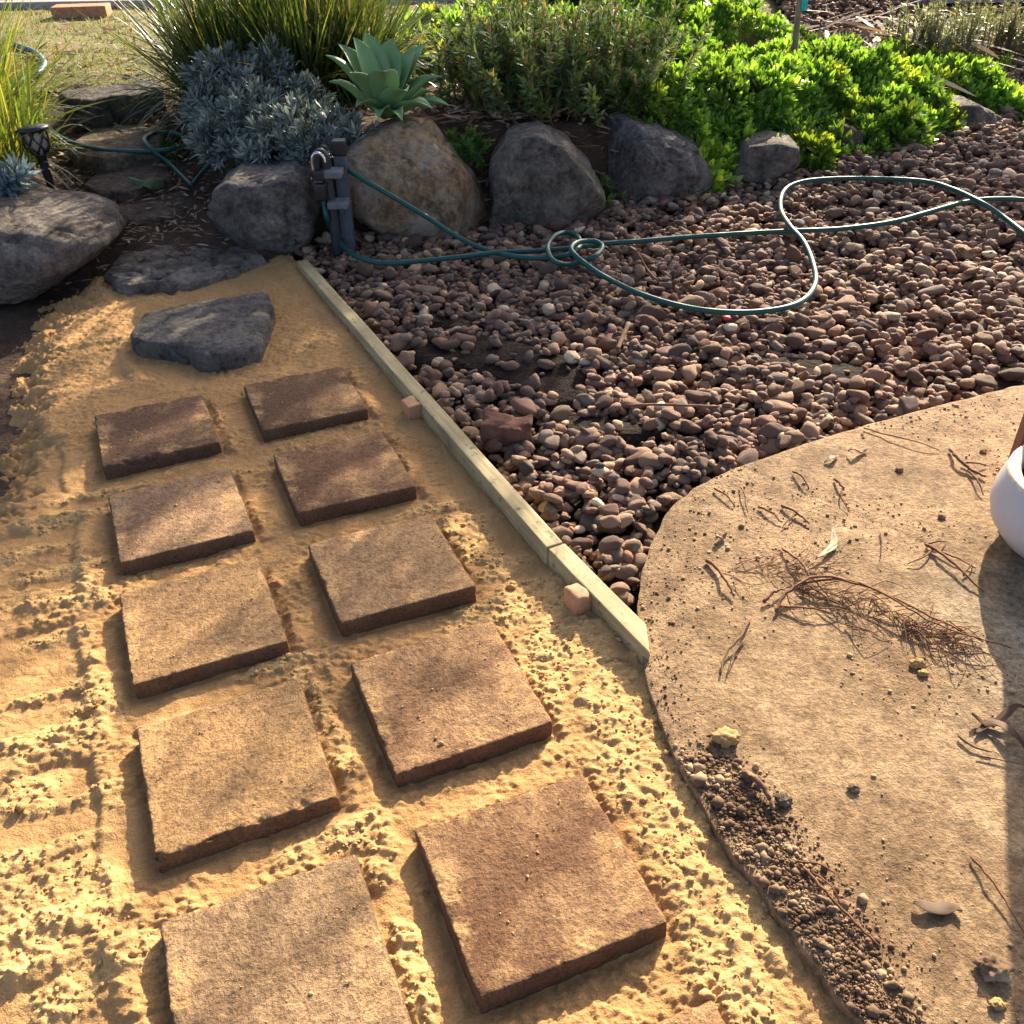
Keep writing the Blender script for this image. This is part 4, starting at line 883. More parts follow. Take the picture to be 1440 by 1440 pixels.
stems_shrub('leafy_shrub', 'dark bushy plant behind the pale board', [(785, 20, 9.35), (820, 25, 9.35)], 40, .42, [(.05, .11, .03), (.07, .14, .04)], 45, .06, lean=.4)

# ------------------------------------------------------------------ bright ground cover
def cover(label, mounds, n, seed, cols, Lf=.07, edge=.0):
    r_ = np.random.default_rng(seed); m = np.array(mounds)        # x, y, rx, ry, height
    def Hf(x, y):
        z = T(x, y); b = np.zeros_like(x)
        for mx, my, rx, ry, hh in m: b = np.maximum(b, hh * np.sqrt(np.maximum(0, 1 - ((x - mx) / rx) ** 2 - ((y - my) / ry) ** 2)))
        return z + b * (1 + .30 * fbm2(x * 5, y * 5, seed, 3)), b
    area = m[:, 2] * m[:, 3]; q_ = r_.choice(len(m), n * 3, p=area / area.sum()); a = r_.random(n * 3) * 6.283; rr = np.sqrt(r_.random(n * 3))
    x = m[q_, 0] + m[q_, 2] * rr * np.cos(a); y = m[q_, 1] + m[q_, 3] * rr * np.sin(a); e_ = .02
    z, b = Hf(x, y); gx = (Hf(x + e_, y)[0] - Hf(x - e_, y)[0]) / (2 * e_); gy = (Hf(x, y + e_)[0] - Hf(x, y - e_)[0]) / (2 * e_)
    sl = np.sqrt(1 + gx ** 2 + gy ** 2); pk = r_.random(n * 3) < np.clip(sl / 3.0, .18, 1); x, y, z, gx, gy = x[pk][:n], y[pk][:n], z[pk][:n], gx[pk][:n], gy[pk][:n]
    z = z - r_.random(len(z)) * .09
    A = np.stack([-gx * .5, -gy * .5, np.full(len(x), 1.0)], 1); A /= np.linalg.norm(A, axis=1, keepdims=True); A = A + r_.normal(0, .2, A.shape)
    V, Fq, tt = rosettes(np.stack([x, y, z], 1), A, 13, Lf, .36, 85, 15, cols, seed + 1, .08, 3, (.28, .7, 1.0, .25), stem=.05)
    vx = np.clip(1 + .38 * fbm2(V[:, 0] * 2.2, V[:, 1] * 2.2, seed + 4, 3), .5, 1.6)[:, None]; tt = tt * vx * np.array([1, 1, 1]) ** 1; yel = sst(.25, .8, fbm2(V[:, 0] * 3.1, V[:, 1] * 3.1, seed + 9, 3))[:, None]; tt = tt * (1 - yel * np.array([-.45, -.1, .1]))
    o = mk('ground_cover', V, Fq, LEAF, tint=tt); return tag(o, label, 'ground cover', kind='stuff')
GC = [(.11, .22, .03), (.14, .26, .038), (.09, .185, .027), (.18, .29, .05)]
def md(u, v, y, rx, ry, hh): q = at(u, v, y); return (q[0], y, rx, ry, hh)
cover('bright green fleshy ground cover spilling over the boulders', [md(960, 150, 6.10, .45, .45, .28), md(1060, 150, 6.45, .6, .6, .30), md(1150, 150, 6.65, .55, .6, .28), md(1230, 160, 6.90, .5, .55, .25), md(1290, 165, 7.05, .35, .4, .22),
      md(1136, 215, 6.22, .13, .3, .24), md(1240, 215, 6.55, .3, .3, .26), md(1010, 215, 6.05, .12, .2, .24), md(1180, 110, 7.40, .7, .6, .26), md(1100, 95, 7.70, .5, .4, .22)], 3000, 51, GC)
cover('scattered bright ground cover trailing onto the pebbles', [md(1320, 110, 7.70, .5, .35, .2), md(1390, 120, 7.50, .45, .3, .2), md(1440, 130, 7.40, .35, .3, .18), md(1290, 90, 8.20, .5, .35, .2), md(1360, 95, 8.20, .4, .3, .16)], 700, 53, GC)
cover('sunlit ground cover mounds at the back of the bed', [md(940, 60, 8.40, .45, .45, .3), md(900, 90, 7.60, .5, .5, .28), md(1050, 60, 8.60, .6, .45, .28), md(1000, 90, 7.70, .4, .4, .2), md(950, 30, 9.40, .5, .4, .28)], 1100, 55, GC)
cover('yellow-green ground cover behind the agave and leafy shrub', [md(640, 80, 7.70, .6, .5, .25), md(720, 60, 8.30, .7, .5, .26), md(580, 90, 7.40, .5, .5, .2), md(700, 90, 7.20, .5, .4, .22), md(840, 70, 7.90, .5, .4, .25)], 1100, 57, [(.11, .21, .035), (.14, .25, .045), (.09, .18, .03), (.18, .26, .05)])
cover('weedy green tufts at the foot of the boulders', [md(1000, 265, 5.75, .2, .12, .10), md(1030, 258, 5.85, .12, .1, .08), md(235, 205, 6.05, .12, .15, .06)], 90, 59, [(.05, .12, .025), (.07, .15, .03)], .05)

# ------------------------------------------------------------------ lawn
r_ = np.random.default_rng(71); n = 90000
gx_ = r_.uniform(-7, 5.0, n); gy_ = 6.95 + 5.2 * r_.random(n) ** 1.4
dens = fbm2(gx_ * 1.3, gy_ * 1.3, 73, 4)
keep_ = (r_.random(n) < .55 + .45 * dens) & (gx_ < np.interp(gy_, [6.9, 7.6, 8.3, 12], [-2.2, -2.0, 2.4, 4.5])) & (gx_ > -.75 * gy_)
gx_, gy_ = gx_[keep_], gy_[keep_]; n = len(gx_); a = r_.random(n) * 6.283; le = r_.uniform(.15, 1.1, n)
d = np.stack([np.cos(a) * np.sin(le), np.sin(a) * np.sin(le), np.cos(le)], 1); nv = np.stack([-np.cos(a) * np.cos(le), -np.sin(a) * np.cos(le), np.sin(le)], 1)
t_ = np.array([(.11, .15, .03), (.15, .18, .045), (.20, .19, .07), (.27, .22, .12), (.19, .13, .07)])[r_.choice(5, n, p=[.32, .28, .18, .14, .08])] * r_.lognormal(0, .2, (n, 1))
V, Fq, tt = leafmesh(np.stack([gx_, gy_, T(gx_, gy_) - .025], 1), d, nv, r_.uniform(.04, .10, n), .012, .3, 2, (.9, .8, .1), t_)
o = mk('lawn_grass', V, Fq, GRASS, tint=tt); tag(o, 'patchy short sunlit lawn above the stone steps', 'grass', kind='stuff')
xs3 = np.arange(-11, 7, .08); ys3 = np.arange(7.0, 12.6, .07); X, Y, Fq = grid(xs3, ys3)
k = M('dry_lawn_earth', .95, .1); c = k.ramp(k.noise(3, 7, .65), [(.3, (.14, .15, .05)), (.5, (.20, .18, .075)), (.7, (.24, .17, .10))]); k.color(k.mix(.6, c, k.ramp(k.noise(60, 5), [(.3, (.5, .5, .5)), (.7, (1.3, 1.3, 1.3))]), 'MULTIPLY')); k.bump(k.noise(60, 5), .8, .02)
kf = (X < np.interp(Y, [6.9, 7.6, 8.3, 12], [-2.3, -2.1, 2.2, 4.5])).ravel()[Fq].all(1)
o = mk('lawn', np.stack([X, Y, T(X, Y) - .003 + .008 * fbm2(X * 5, Y * 5, 75, 3)], -1), Fq[kf], k.m); tag(o, 'dry lawn ground', 'lawn', kind='structure')
RO = plain('asphalt', (.115, .105, .10), .9, .2, (60, .5, .01), .25, 40)
V, Fs = rbox((30, 4, .06), .01, (10, 4, 1)); o = mk('road', V, Fs, RO); q = gd(120, 9, .52); o.location = (0, q[1] + 4.15, .49); tag(o, 'grey road surface beyond the lawn', 'road', kind='structure')
V, Fs = rbox((30, .08, .07), .015, (10, 2, 1)); o = mk('kerb', V, Fs, plain('kerb_concrete', (.30, .27, .23), .9)); o.location = (0, q[1] + .03, .50); tag(o, 'pale concrete kerb between lawn and road', 'kerb', kind='structure')
q = hit(111, 25); V, Fs = rbox((.24, .11, .05), .008, (6, 4, 3)); o = mk('brick', V, Fs, TERRA); o.location = (q[0], q[1] + .1, q[2] + .04); o.rotation_euler = (0, 0, .12); tag(o, 'orange terracotta brick lying on the lawn', 'brick')

# ------------------------------------------------------------------ odds and ends in the bed
sb_ = at(1117, 92, 7.5); tp = at(1128, -40, 7.55); sb_[2] = T(sb_[0], sb_[1])
stk = empty('garden_stake', sb_, 'weathered wooden stake with a turquoise tag among the ground cover', 'stake')
o = mk('stake', tube(np.array([[0, 0, -.1], list((tp - sb_) * .5), list(tp - sb_)]), np.array([.024, .022, .02]), 6)[0], tube(np.array([[0, 0, -.1], list((tp - sb_) * .5), list(tp - sb_)]), .02, 6)[1], STAKE, stk)
V, Fs = rbox((.022, .006, .06), .003, (2, 1, 3)); c_ = at(1132, 2, 7.52) - sb_; mk('tag', V + c_, Fs, plain('turquoise_tag', (.02, .42, .38), .4), stk)
q = at(815, 45, 8.3); V, Fs = rbox((.42, .25, .012), .004, (10, 6, 1)); V[:, 2] += .01 * noise2(V[:, 0] * 5, V[:, 1] * 5, 4); o = mk('board', V, Fs, plain('pale_blue_board', (.55, .62, .68), .5, .4)); o.location = (q[0] + .12, q[1] + .2, q[2] + .02); o.rotation_euler = (.25, 0, .1); tag(o, 'pale blue-white board lying behind the leafy shrub', 'board')
# dead strap leaves
parts = []; r_ = np.random.default_rng(81)
c0 = at(1215, 15, 8.9); c0[2] = T(c0[0], c0[1])
n = 240; base = c0 + np.stack([r_.normal(0, .55, n), r_.normal(0, .35, n), .04 + .22 * r_.random(n)], 1); a = r_.normal(-1.4, .8, n); d = np.stack([np.cos(a), np.sin(a), r_.normal(-.15, .25, n)], 1); d /= np.linalg.norm(d, axis=1, keepdims=True)
V, Fq, tt = leafmesh(base, d, np.tile([0, 0, 1.0], (n, 1)) + r_.normal(0, .4, (n, 3)), r_.uniform(.3, .7, n), r_.uniform(.02, .05, n), .1, 5, (.6, 1, 1, .7, .1), np.array([(.34, .26, .18), (.26, .19, .13), (.42, .35, .26), (.16, .10, .07)])[r_.integers(0, 4, n)])
plant('dead_leaf_heap', 'heap of long dry fallen strap leaves behind the ground cover', 'leaf heap', c0, [('dry_leaves', V, Fq, DRYLEAF, tt, 1)])
# leaf litter on steps and soil
def litter(name, label, pts, n, seed, L0, cols, spread, off=.01):
    r_ = np.random.default_rng(seed); P = []
    for u, v, s_ in pts:
        q = hit(u, v, off)
        for _ in range(int(n * s_)):
            x, y = q[0] + r_.normal(0, spread), q[1] + r_.normal(0, spread * 1.4); P.append((x, y, float(T(x, y)) + off + .01 * r_.random()))
    P = np.array(P); m_ = len(P); a = r_.random(m_) * 6.283; d = np.stack([np.cos(a), np.sin(a), r_.normal(.05, .15, m_)], 1)
    V, Fq, tt = leafmesh(P, d, np.tile([0, 0, 1.0], (m_, 1)) + r_.normal(0, .3, (m_, 3)), L0 * (.5 + r_.random(m_)), L0 * (.1 + .22 * r_.random(m_)), .1, 3, (.2, 1, .8, .05), np.array(cols)[r_.integers(0, len(cols), m_)])
    o = mk(name, V, Fq, DRYLEAF, tint=tt); return tag(o, label, 'leaf litter', kind='stuff')
BR = [(.22, .13, .07), (.13, .075, .045), (.32, .22, .13), (.08, .05, .035), (.36, .28, .2)]
litter('leaf_litter', 'brown leaf litter scattered over the stone steps', [(100, 215, 1), (90, 250, 1), (225, 190, 1), (240, 170, .8), (250, 250, 1), (265, 290, 1), (235, 310, 1), (180, 325, .8), (130, 280, .7), (60, 240, .7), (110, 235, 1), (200, 240, .7), (160, 270, 1), (290, 265, 1), (300, 310, 1), (150, 320, .8), (120, 180, .6), (180, 160, .6)], 95, 91, .055, BR + [(.45, .33, .2), (.26, .15, .08)], .17)
litter('leaf_litter', 'brown bark and leaf litter in the gap behind the boulders', [(680, 165, 1), (660, 190, .6), (705, 170, 1), (740, 165, .7), (680, 235, .6), (600, 150, .5), (270, 150, .6), (640, 140, .6), (840, 170, .6), (835, 230, .6), (870, 168, .6), (690, 280, .5), (1010, 235, .6), (460, 250, .4)], 110, 93, .085, BR, .14, .03)
litter('leaf_litter', 'dry leaf scraps on the patchy lawn', [(150, 90, 1), (200, 75, 1), (120, 60, 1), (230, 100, 1), (90, 100, 1), (700, 20, 1), (560, 30, 1), (1000, 20, 1)], 60, 95, .09, BR, .5, .02)

# ------------------------------------------------------------------ pots on the slab
pc = np.array([1.668, 2.2]); pot = empty('plant_pot', (pc[0], pc[1], .003), 'white rounded pot with a cream rim standing on the concrete', 'pot')
PR = [(.001, .0), (.15, .0), (.175, .008), (.215, .035), (.248, .08), (.26, .125), (.258, .16), (.250, .20), (.242, .228)]
mk('body', *lathe(PR, 64), POTW, pot)
mk('rim', *lathe([(.242, .228), (.240, .238), (.232, .242), (.212, .241), (.204, .233), (.202, .18)], 64), plain('cream_rim', (.62, .54, .40), .6), pot)
mk('potting_soil', *lathe([(.0005, .19), (.203, .19)], 40), SOIL, pot)
r_ = np.random.default_rng(5); a = r_.random(40) * 6.28; rr = .15 * np.sqrt(r_.random(40)); P = np.stack([rr * np.cos(a), rr * np.sin(a), np.full(40, .20)], 1)
V, Fq, tt = rosettes(P, np.tile([0, 0, 1.0], (40, 1)), 12, .05, .4, 85, 15, [(.06, .15, .04), (.12, .2, .08), (.25, .32, .2)], 6, .1)
mk('foliage', V, Fq, LEAF, pot, tint=tt)['kind'] = 'stuff'
V, Fs = rbox((.2, .02, .62), .005, (4, 2, 16)); o = mk('timber_board', V, Fs, timber_mat('red_brown_board', (.22, .085, .042), (.33, .145, .075), ((30, 30, 2), (0, 0, 0)))); o.location = (1.785, 2.51, .622); tag(o, 'red-brown timber board standing upright behind the white pot', 'board')

# ------------------------------------------------------------------ debris on the slab
def twig(px, r, label, seed, name='twig', mat=TWIG, forks=(), lift=.004, hump=.012):
    r_ = np.random.default_rng(seed); parts = []
    def one(pp, rad, z0):
        n_ = len(pp); P = [gd(u, v, 0) for u, v in pp]; P = [p + [r_.normal(0, .003), r_.normal(0, .003), 0] for p in P]
        for i, p in enumerate(P): p[2] = z0 + rad + hump * abs(math.sin(i * 1.7 + seed)) * (0 < i < n_ - 1)
        c_ = spline(P, 5); c_ += r_.normal(0, rad * .35, c_.shape) * [1, 1, .3]; parts.append(tube(c_, np.linspace(rad, rad * .55, len(c_)), 6))
    one(px, r, lift)
    for f in forks: one(f, r * .6, lift)
    o = mk(name, *merge(parts), mat); recentre(o); return tag(o, label, 'twig', 'twigs and roots on the concrete')
TW = [([(995, 790), (1008, 808), (1020, 822), (1032, 842)], .006, 'bent brown twig on the concrete near the end of the timber edging', ()),
      ([(1005, 690), (1018, 700), (1033, 712)], .004, 'short straight twig on the dusty concrete by the pebbles', ()),
      ([(1040, 686), (1048, 700), (1054, 724)], .003, 'thin curved twig among the scraps by the pebbles', ()),
      ([(1066, 716), (1084, 726), (1098, 738)], .004, 'dark twig beside a crossed pair on the concrete', ()),
      ([(1098, 714), (1115, 724), (1136, 738)], .005, 'pale thick twig of a crossed pair on the concrete', ([(1118, 726), (1108, 738), (1100, 745)],)),
      ([(1116, 668), (1128, 678), (1140, 690)], .0045, 'stubby twig lying toward the pebble edge', ()),
      ([(1170, 676), (1180, 685), (1190, 694)], .005, 'black burnt-looking twig in the middle of the concrete', ([(1184, 689), (1182, 704), (1192, 720)],)),
      ([(1214, 604), (1240, 613), (1285, 627), (1320, 636)], .003, 'long thin twig under the far edge of the concrete', ()),
      ([(1336, 634), (1345, 650), (1362, 664), (1385, 674)], .007, 'forked pale stick beside the pot', ([(1350, 654), (1370, 658), (1385, 656)], [(1362, 664), (1372, 684), (1380, 698)])),
      ([(1302, 768), (1325, 788), (1352, 812), (1384, 836)], .005, 'forked root with fine hairs beside the pot shadow', ([(1302, 768), (1318, 767), (1330, 765)], [(1312, 775), (1345, 790), (1370, 802)], [(1352, 812), (1362, 800), (1370, 795)], [(1312, 775), (1296, 790), (1272, 795)])),
      ([(1237, 750), (1238, 765), (1235, 785)], .0025, 'fine upright straw on the concrete', ()),
      ([(1055, 870), (1040, 900), (1020, 925), (1012, 950)], .004, 'pair of thin dark twigs left of the root tangle', ([(1045, 900), (1030, 930), (1020, 955)],)),
      ([(1366, 1208), (1385, 1235), (1410, 1270), (1445, 1325)], .003, 'long thin twig reaching into the board shadow', ()),
      ([(1344, 1036), (1365, 1050), (1390, 1062)], .0035, 'pale split straw at the shadow edge', ([(1370, 1066), (1400, 1070), (1440, 1080)],)),
      ([(1048, 1092), (1062, 1108), (1078, 1128), (1090, 1140)], .009, 'thick short stick in the spilled soil', ()),
      ([(1130, 1225), (1160, 1262), (1200, 1300), (1240, 1335)], .004, 'long pale root running along the spilled soil', ([(1140, 1230), (1165, 1255), (1180, 1275)], [(1120, 1215), (1150, 1225), (1175, 1232)])),
      ([(1260, 1415), (1280, 1428), (1300, 1442)], .005, 'pale stick at the lower end of the spilled soil', ())]
for i, (px, r, lab, fk) in enumerate(TW): twig(px, r, lab, 400 + i, forks=fk, mat=TWIG if i % 3 else ROOT)
# root tangle
r_ = np.random.default_rng(61); parts = []
def rootline(px, rad, hump):
    P = [gd(u, v, 0) for u, v in px]; n_ = len(P)
    for i, p in enumerate(P): p[2] = .004 + rad + hump * math.sin(math.pi * i / (n_ - 1)); p[:2] += r_.normal(0, .006, 2)
    c_ = spline(P, 6); c_ += r_.normal(0, rad * .4, c_.shape) * [1, 1, .4]; parts.append(tube(c_, np.linspace(rad, rad * .4, len(c_)), 5))
rootline([(1090, 862), (1105, 838), (1160, 826), (1230, 845), (1300, 878), (1385, 905)], .005, .03)
rootline([(1118, 826), (1180, 828), (1240, 852), (1320, 890), (1420, 915)], .0042, .035)
rootline([(1092, 856), (1140, 862), (1180, 868)], .004, .015); rootline([(1095, 772), (1120, 800), (1140, 825), (1170, 850)], .0042, .025); rootline([(1075, 850), (1085, 840), (1106, 832)], .006, .01)
for _ in range(120):
    t = r_.random(); u = 1110 + 250 * t + r_.normal(0, 14); v = 828 + 75 * t + r_.normal(4, 12); L = r_.uniform(15, 75); a = .35 + r_.normal(0, .55)
    rootline([(u, v), (u + L * .5 * math.cos(a), v + L * .5 * math.sin(a) * .9 + r_.normal(0, 4)), (u + L * math.cos(a), v + L * math.sin(a) * .9)], r_.uniform(.0008, .0022), r_.uniform(.004, .03))
for _ in range(50):
    u = 1070 + r_.normal(0, 25) + 60 * r_.random(); v = 800 + r_.normal(0, 8); L = r_.uniform(15, 60); a = r_.normal(.1, .5)
    rootline([(u, v), (u + L * .5 * math.cos(a), v + L * .4 * math.sin(a)), (u + L * math.cos(a), v + L * math.sin(a))], r_.uniform(.0008, .0016), .012)
o = mk('root_tangle', *merge(parts), ROOT); recentre(o); tag(o, 'tangle of fine reddish roots in the middle of the concrete', 'roots')
# spilled soil and clods
def in_slab(P): return slab_sd(P[:, 0], P[:, 1]) > .004
def soil_scatter(px, n, r0, sig, seed, spread, zoff=.35, zpile=0):
    r_ = np.random.default_rng(seed); Q = spline([gd(u, v)[:2] for u, v in px], 12); i = r_.integers(0, len(Q), n); off = r_.normal(0, spread, (n, 2)); P = np.zeros((n, 3)); P[:, :2] = Q[i] + off
    R = r_.lognormal(math.log(r0), sig, n); P[:, 2] = R * zoff + zpile * np.exp(-(off ** 2).sum(1) / (spread * .8) ** 2) * r_.random(n); m = in_slab(P); return P[m], R[m]
SP1, SR1 = soil_scatter([(985, 1075), (1020, 1110), (1060, 1165), (1105, 1225), (1150, 1290), (1190, 1350), (1220, 1420), (1250, 1480)], 11000, .0015, .7, 71, .044, .3, .009)
SP2, SR2 = soil_scatter([(950, 760), (925, 860), (930, 960), (960, 1050)], 420, .0019, .5, 73, .06)
V, F_ = lumps(np.concatenate([SP1, SP2]), np.concatenate([SR1, SR2]), 75); k = M('spilled_soil', .95, .1); k.color(k.ramp(k.noise(9, 5), [(.3, (.07, .042, .026)), (.5, (.16, .10, .06)), (.66, (.40, .28, .16))])); k.bump(k.noise(150, 3), .5, .003); SPILL = k.m
o = mk('spilled_soil', V, F_, SPILL); tag(o, 'crumbly dark soil spilled along the slab edge', 'soil', kind='stuff')
r_ = np.random.default_rng(77); n = 13000; P = np.stack([r_.uniform(.35, 2.4, n), r_.uniform(.7, 3.3, n), np.zeros(n)], 1); R = r_.lognormal(math.log(.0019), .55, n); P[:, 2] = R * .4; m = in_slab(P) & (fbm2(P[:, 0] * 3, P[:, 1] * 3, 88, 4) + .25 * r_.standard_normal(n) > .12)
V, F_ = lumps(P[m], R[m], 79, flat=.6); k = M('grit', .95, .1); k.color(k.ramp(k.noise(12, 3), [(.35, (.14, .08, .045)), (.5, (.30, .20, .11)), (.65, (.45, .33, .19))])); o = mk('grit', V, F_, k.m); tag(o, 'scattered grit and crumbs over the concrete', 'grit', kind='stuff')
def clod(u, v, r, mat, label, seed, sub=4):
    D, Fi = ico(sub); q = gd(u, v); V = D * (1 + .34 * fbm3(D * 2.1 + seed, seed, 4) + .12 * fbm3(D * 7 + seed, seed + 3, 3))[:, None] * r * np.array([1.2, .9, .62]); o = mk('clod', V, Fi, mat, attr=np.full(len(V), .35)); o.location = (q[0], q[1], r * .42); return tag(o, label, 'clod', 'clods on the concrete')
clod(1020, 1042, .026, SAND, 'yellow sand clod at the head of the spilled soil', 3); clod(1290, 935, .016, SAND, 'small yellow sand clod below the root tangle', 5); clod(1298, 948, .011, SAND, 'smallest yellow sand crumb below the root tangle', 15)
clod(1100, 1128, .017, ROCK_PALE, 'pale pebble at the tip of the thick stick', 7); clod(1395, 1365, .026, SPILL, 'knobbly soil clod right of the dry leaf', 9); clod(1402, 1414, .012, SAND, 'cream crumb near the soil clod', 11); clod(1200, 1110, .011, SPILL, 'lone soil clod in the middle of the slab', 13); clod(1382, 636, .010, SPILL, 'black soil clod by the forked stick', 17); clod(1265, 662, .010, SPILL, 'black clod on the far part of the slab', 19); clod(1324, 728, .010, SPILL, 'dark clod with a long shadow near the pot', 23)
def dry_leaf(px, wd, col, label, seed, curl=.02, z=.01, name='dry_leaf', par=None):
    P = np.array([gd(u, v, z) for u, v in px]); c_ = spline(P, 6); n_ = len(c_); t = np.linspace(0, 1, n_); c_[:, 2] += curl * np.sin(np.pi * t * 2 + seed) * .5 + curl * .5
    Tn = np.gradient(c_, axis=0); sd2 = np.cross(Tn, [0, 0, 1.0]); sd2 /= np.linalg.norm(sd2, axis=1, keepdims=True); w_ = wd * np.interp(t, [0, .25, .6, 1], [.15, .9, 1, .05]) / 2
    V = np.stack([c_ - sd2 * w_[:, None] + [0, 0, .006], c_, c_ + sd2 * w_[:, None] + [0, 0, .008]], 1).reshape(-1, 3); i = np.arange(n_ * 3).reshape(n_, 3)
    Fq = np.concatenate([np.stack([i[:-1, q_], i[:-1, q_ + 1], i[1:, q_ + 1], i[1:, q_]], -1).reshape(-1, 4) for q_ in (0, 1)])
    o = mk(name, V, Fq, DRYLEAF, tint=np.array(col)[None].repeat(len(V), 0)); recentre(o); o.location.z = .002; sm = o.modifiers.new('thick', 'SOLIDIFY'); sm.thickness = .0012; return tag(o, label, 'leaf', 'fallen leaves on the concrete')
dry_leaf([(1284, 1270), (1300, 1275), (1320, 1277), (1340, 1275), (1352, 1282)], .028, (.15, .10, .065), 'curled pale brown dry leaf alone on the concrete', 1, .007)
dry_leaf([(1171, 746), (1173, 760), (1168, 772), (1147, 787)], .022, (.46, .42, .26), 'cream crescent-shaped leaf in the middle of the concrete', 2, .008)
dry_leaf([(1365, 1008), (1395, 1018), (1420, 1005), (1440, 1000)], .020, (.16, .09, .055), 'dark brown curled leaf at the edge of the board shadow', 3, .03)
dry_leaf([(1372, 1030), (1395, 1018), (1425, 1040), (1450, 1062)], .022, (.14, .08, .05), 'dark pointed leaf crossing the curled one in the shadow', 4, .02)
dry_leaf([(1160, 648), (1170, 645), (1178, 640)], .018, (.36, .28, .2), 'little tan leaf near the far edge of the slab', 5, .01)
dry_leaf([(1192, 635), (1205, 636), (1220, 632)], .02, (.30, .22, .16), 'curled grey-brown scrap of leaf near the far edge', 6, .02)
dry_leaf([(1006, 758), (1014, 756), (1022, 752)], .022, (.30, .2, .12), 'small brown leaf by the first pebbles', 7, .015)
# a fallen lobed green leaf on the step
q = hit(206, 266, .03); P = []
for i in range(40):
    a = i * 2 * math.pi / 40; P.append((math.cos(a) * .10 * (.55 + .45 * abs(math.cos(2.5 * a))), math.sin(a) * .075 * (.55 + .45 * abs(math.cos(2.5 * a))), .02 * math.sin(3 * a)))
V = np.array([(0, 0, .015)] + P); Fq = np.array([[0, 1 + i, 1 + (i + 1) % 40] for i in range(40)]); o = mk('lobed_leaf', V, Fq, LEAF, tint=np.array([(.13, .22, .09)]).repeat(41, 0)); o.location = (q[0], q[1], q[2] + .03); o.rotation_euler = (.3, .1, .4); sm = o.modifiers.new('thick', 'SOLIDIFY'); sm.thickness = .002; tag(o, 'fallen lobed green leaf on the cracked step stone', 'leaf')
# rust-red leaf scrap on the pebbles
q = gd(1022, 447, .045); D, Fi = ico(2); o = mk('red_scrap', D * [.022, .016, .008] * (1 + .3 * fbm3(D * 2, 8, 3))[:, None], Fi, plain('red_scrap', (.5, .03, .03), .6)); o.location = q; tag(o, 'tiny bright red scrap lying on the pebbles', 'scrap')
# sticks on the pebbles and the halved brick
for i, (px, r, lab) in enumerate([([(868, 492), (875, 475), (884, 455)], .010, 'straight brown stick standing out on the pebbles'), ([(880, 570), (930, 569), (1010, 572)], .005, 'thin straight twig across the lit pebbles'), ([(895, 352), (910, 378), (925, 395)], .005, 'curved twig inside the hose loop')]):
    P = [gd(u, v, .05) for u, v in px]; P = [np.array([p[0], p[1], max(p[2], gravelz(p[0], p[1]) + .008)]) for p in P]; o = mk('twig', *tube(spline(P, 5), r, 6), TWIG); recentre(o); tag(o, lab, 'twig', 'twigs on the pebbles')
q = gd(712, 618, .0); V, Fs = rbox((.085, .045, .05), .012, (10, 6, 6)); V = V + (fbm3(V * 26, 9, 4) * .010)[:, None] * np.sign(V); o = mk('brick_piece', V, Fs, plain('old_brick', (.13, .065, .045), .95, .1, (60, .6, .01), .35)); o.location = (q[0], q[1] + .03, q[2] + .015); o.rotation_euler = (.1, .08, -.1); tag(o, 'broken dark red brick piece among the pebbles by the timber', 'brick')
# loose crumbs of sand and grit on the pavers
r_ = np.random.default_rng(83); P = []; 
for nme, (x, y, a) in PAV.items():
    for _ in range(34):
        lx, ly = r_.uniform(-.185, .185, 2); c_, s_ = math.cos(a), math.sin(a); P.append((x + lx * c_ - ly * s_, y + lx * s_ + ly * c_, .001))
    for _ in range(3):
        lx, ly = r_.uniform(-.17, .17, 2)
        for _ in range(7): l2, m2 = lx + r_.normal(0, .009), ly + r_.normal(0, .009); c_, s_ = math.cos(a), math.sin(a); P.append((x + l2 * c_ - m2 * s_, y + l2 * s_ + m2 * c_, .0015))
P = np.array(P); R = r_.lognormal(math.log(.0016), .5, len(P)); V, F_ = lumps(P, R, 85); o = mk('sand_crumbs_on_pavers', V, F_, SAND, attr=np.full(len(V), .9)); tag(o, 'crumbs of yellow sand scattered on the pavers', 'sand', kind='stuff')

# ------------------------------------------------------------------ unseen tree added beyond the lawn to dapple the light
r_ = np.random.default_rng(101)
def poly_pts(poly, n):
    P = np.array(poly, float); out = []; lo, hi = P.min(0), P.max(0)
    while len(out) < n:
        q = lo + (hi - lo) * r_.random(2); ins = False; j = len(P) - 1
        for i in range(len(P)):
            if (P[i, 1] > q[1]) != (P[j, 1] > q[1]) and q[0] < (P[j, 0] - P[i, 0]) * (q[1] - P[i, 1]) / (P[j, 1] - P[i, 1]) + P[i, 0]: ins = not ins
            j = i
        if ins: out.append(gd(q[0], q[1], 0))
    return out
tg = poly_pts([(-40, 540), (300, 500), (520, 510), (600, 620), (560, 700), (330, 680), (-40, 740)], 46) + poly_pts([(430, 370), (1060, 330), (1010, 430), (850, 470), (700, 570), (620, 610)], 22) + poly_pts([(1150, 240), (1440, 240), (1440, 320), (1200, 300)], 8) + poly_pts([(250, 800), (420, 850), (620, 900), (640, 1000), (520, 960)], 4)  # ground spots to be shaded; the leaf clumps are set sunward of them
sv_ = np.array(SUNV); cl = np.array([t + sv_ * r_.uniform(6.5, 9.0) for t in tg]); tb = np.array([3.2, 13.2, T(3.2, 13.2)]); crown_c = cl.mean(0)
nl_ = 115; P = np.repeat(cl, nl_, 0) + r_.normal(0, 1, (len(cl) * nl_, 3)) * [.19, .19, .16]; gnd = P - sv_ * (P[:, 2] / sv_[2])[:, None]
clear = np.full(len(P), 9.0)
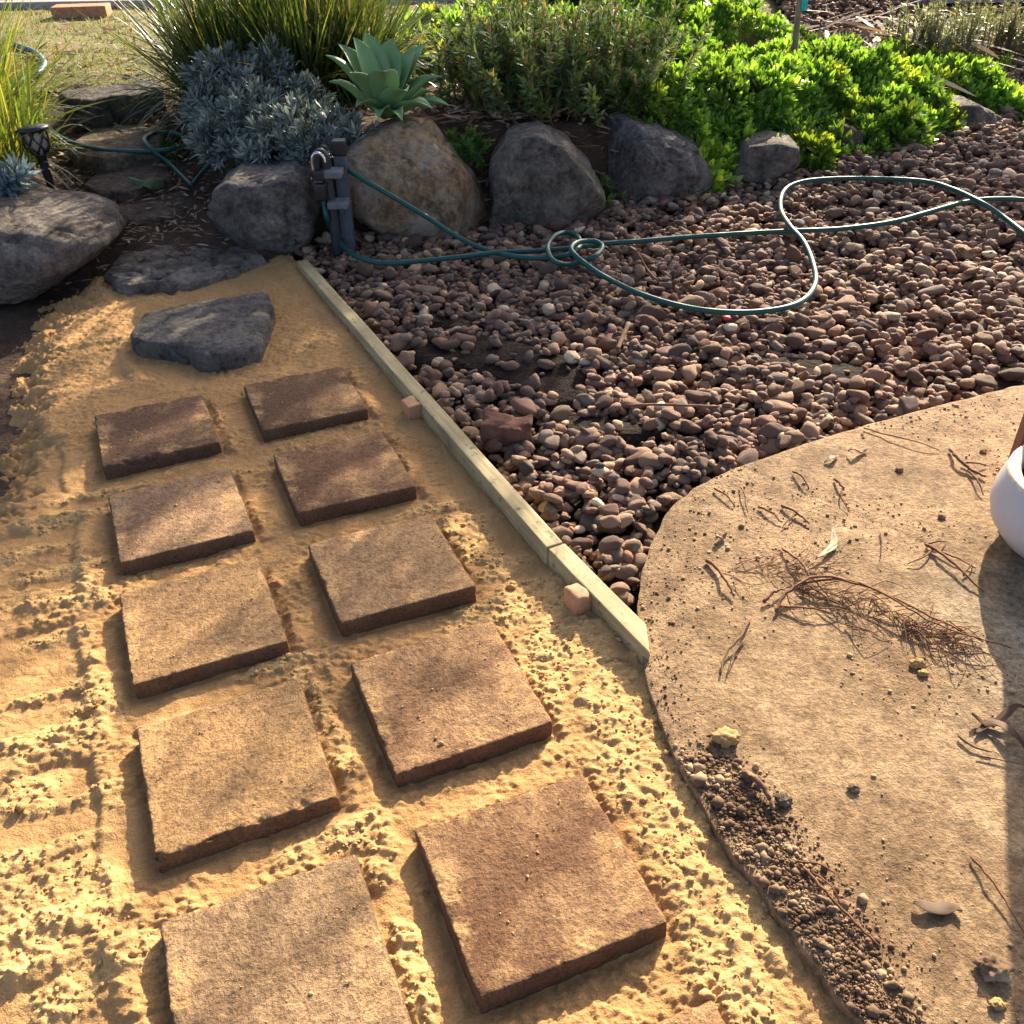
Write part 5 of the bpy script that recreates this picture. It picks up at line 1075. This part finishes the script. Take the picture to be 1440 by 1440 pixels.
for q0, q1, w_ in [((150, 645), (300, 578), .05), ((385, 600), (452, 556), .045), ((455, 592), (512, 556), .045), ((440, 655), (500, 615), .04), ((470, 700), (570, 640), .06), ((190, 775), (335, 690), .06), ((280, 760), (350, 720), .045), ((40, 560), (150, 510), .06), ((200, 520), (300, 470), .05), ((600, 590), (640, 560), .05), ((690, 690), (740, 650), .05), ((60, 690), (130, 640), .06)]:
    a = gd(*q0)[:2]; b = gd(*q1)[:2]; e = b - a; t = np.clip(((gnd[:, :2] - a) @ e) / (e @ e), 0, 1); clear = np.minimum(clear, np.linalg.norm(gnd[:, :2] - a - t[:, None] * e, axis=1) / w_)
P = P[(clear > 1.5) & (slab_sd(gnd[:, 0], gnd[:, 1]) < -.12)]  # crown thinned to leave sun streaks on the pavers and a lit slab
n = len(P); d = r_.normal(0, .5, (n, 3)) + [0, 0, -.9]; d /= np.linalg.norm(d, axis=1, keepdims=True)
V, Fq, tt = leafmesh(P, d, r_.normal(0, 1, (n, 3)), r_.uniform(.09, .17, n), r_.uniform(.018, .032, n), 0, 3, (.2, 1, .8, .05), np.array([(.06, .09, .04), (.08, .115, .05), (.10, .12, .06)])[r_.integers(0, 3, n)])
br = []
fork = np.array([tb[0] - .3, tb[1] - .2, tb[2] + 1.7]); br.append(tube(spline([tb - [0, 0, .2], tb + [-.1, 0, .8], fork], 6), np.linspace(.16, .11, 13), 10))
hubs = cl[r_.choice(len(cl), 9, replace=False)]
for h_ in hubs: br.append(tube(spline([fork, (fork + h_) / 2 + r_.normal(0, .2, 3), h_], 6), np.linspace(.075, .022, 13), 7))
for c_ in cl:
    h_ = hubs[((hubs - c_) ** 2).sum(1).argmin()]
    if np.linalg.norm(h_ - c_) > .05: br.append(tube(spline([h_, (h_ + c_) / 2 + r_.normal(0, .08, 3), c_], 4), np.linspace(.010, .003, 9), 5))
bv, bf = merge(br)
plant('added_shade_tree', 'unseen gum tree added beyond the lawn to dapple the light', 'tree', tb, [('crown', V, Fq, LEAF, tt, 1), ('trunk', bv, bf, TWIG, None, 0)])
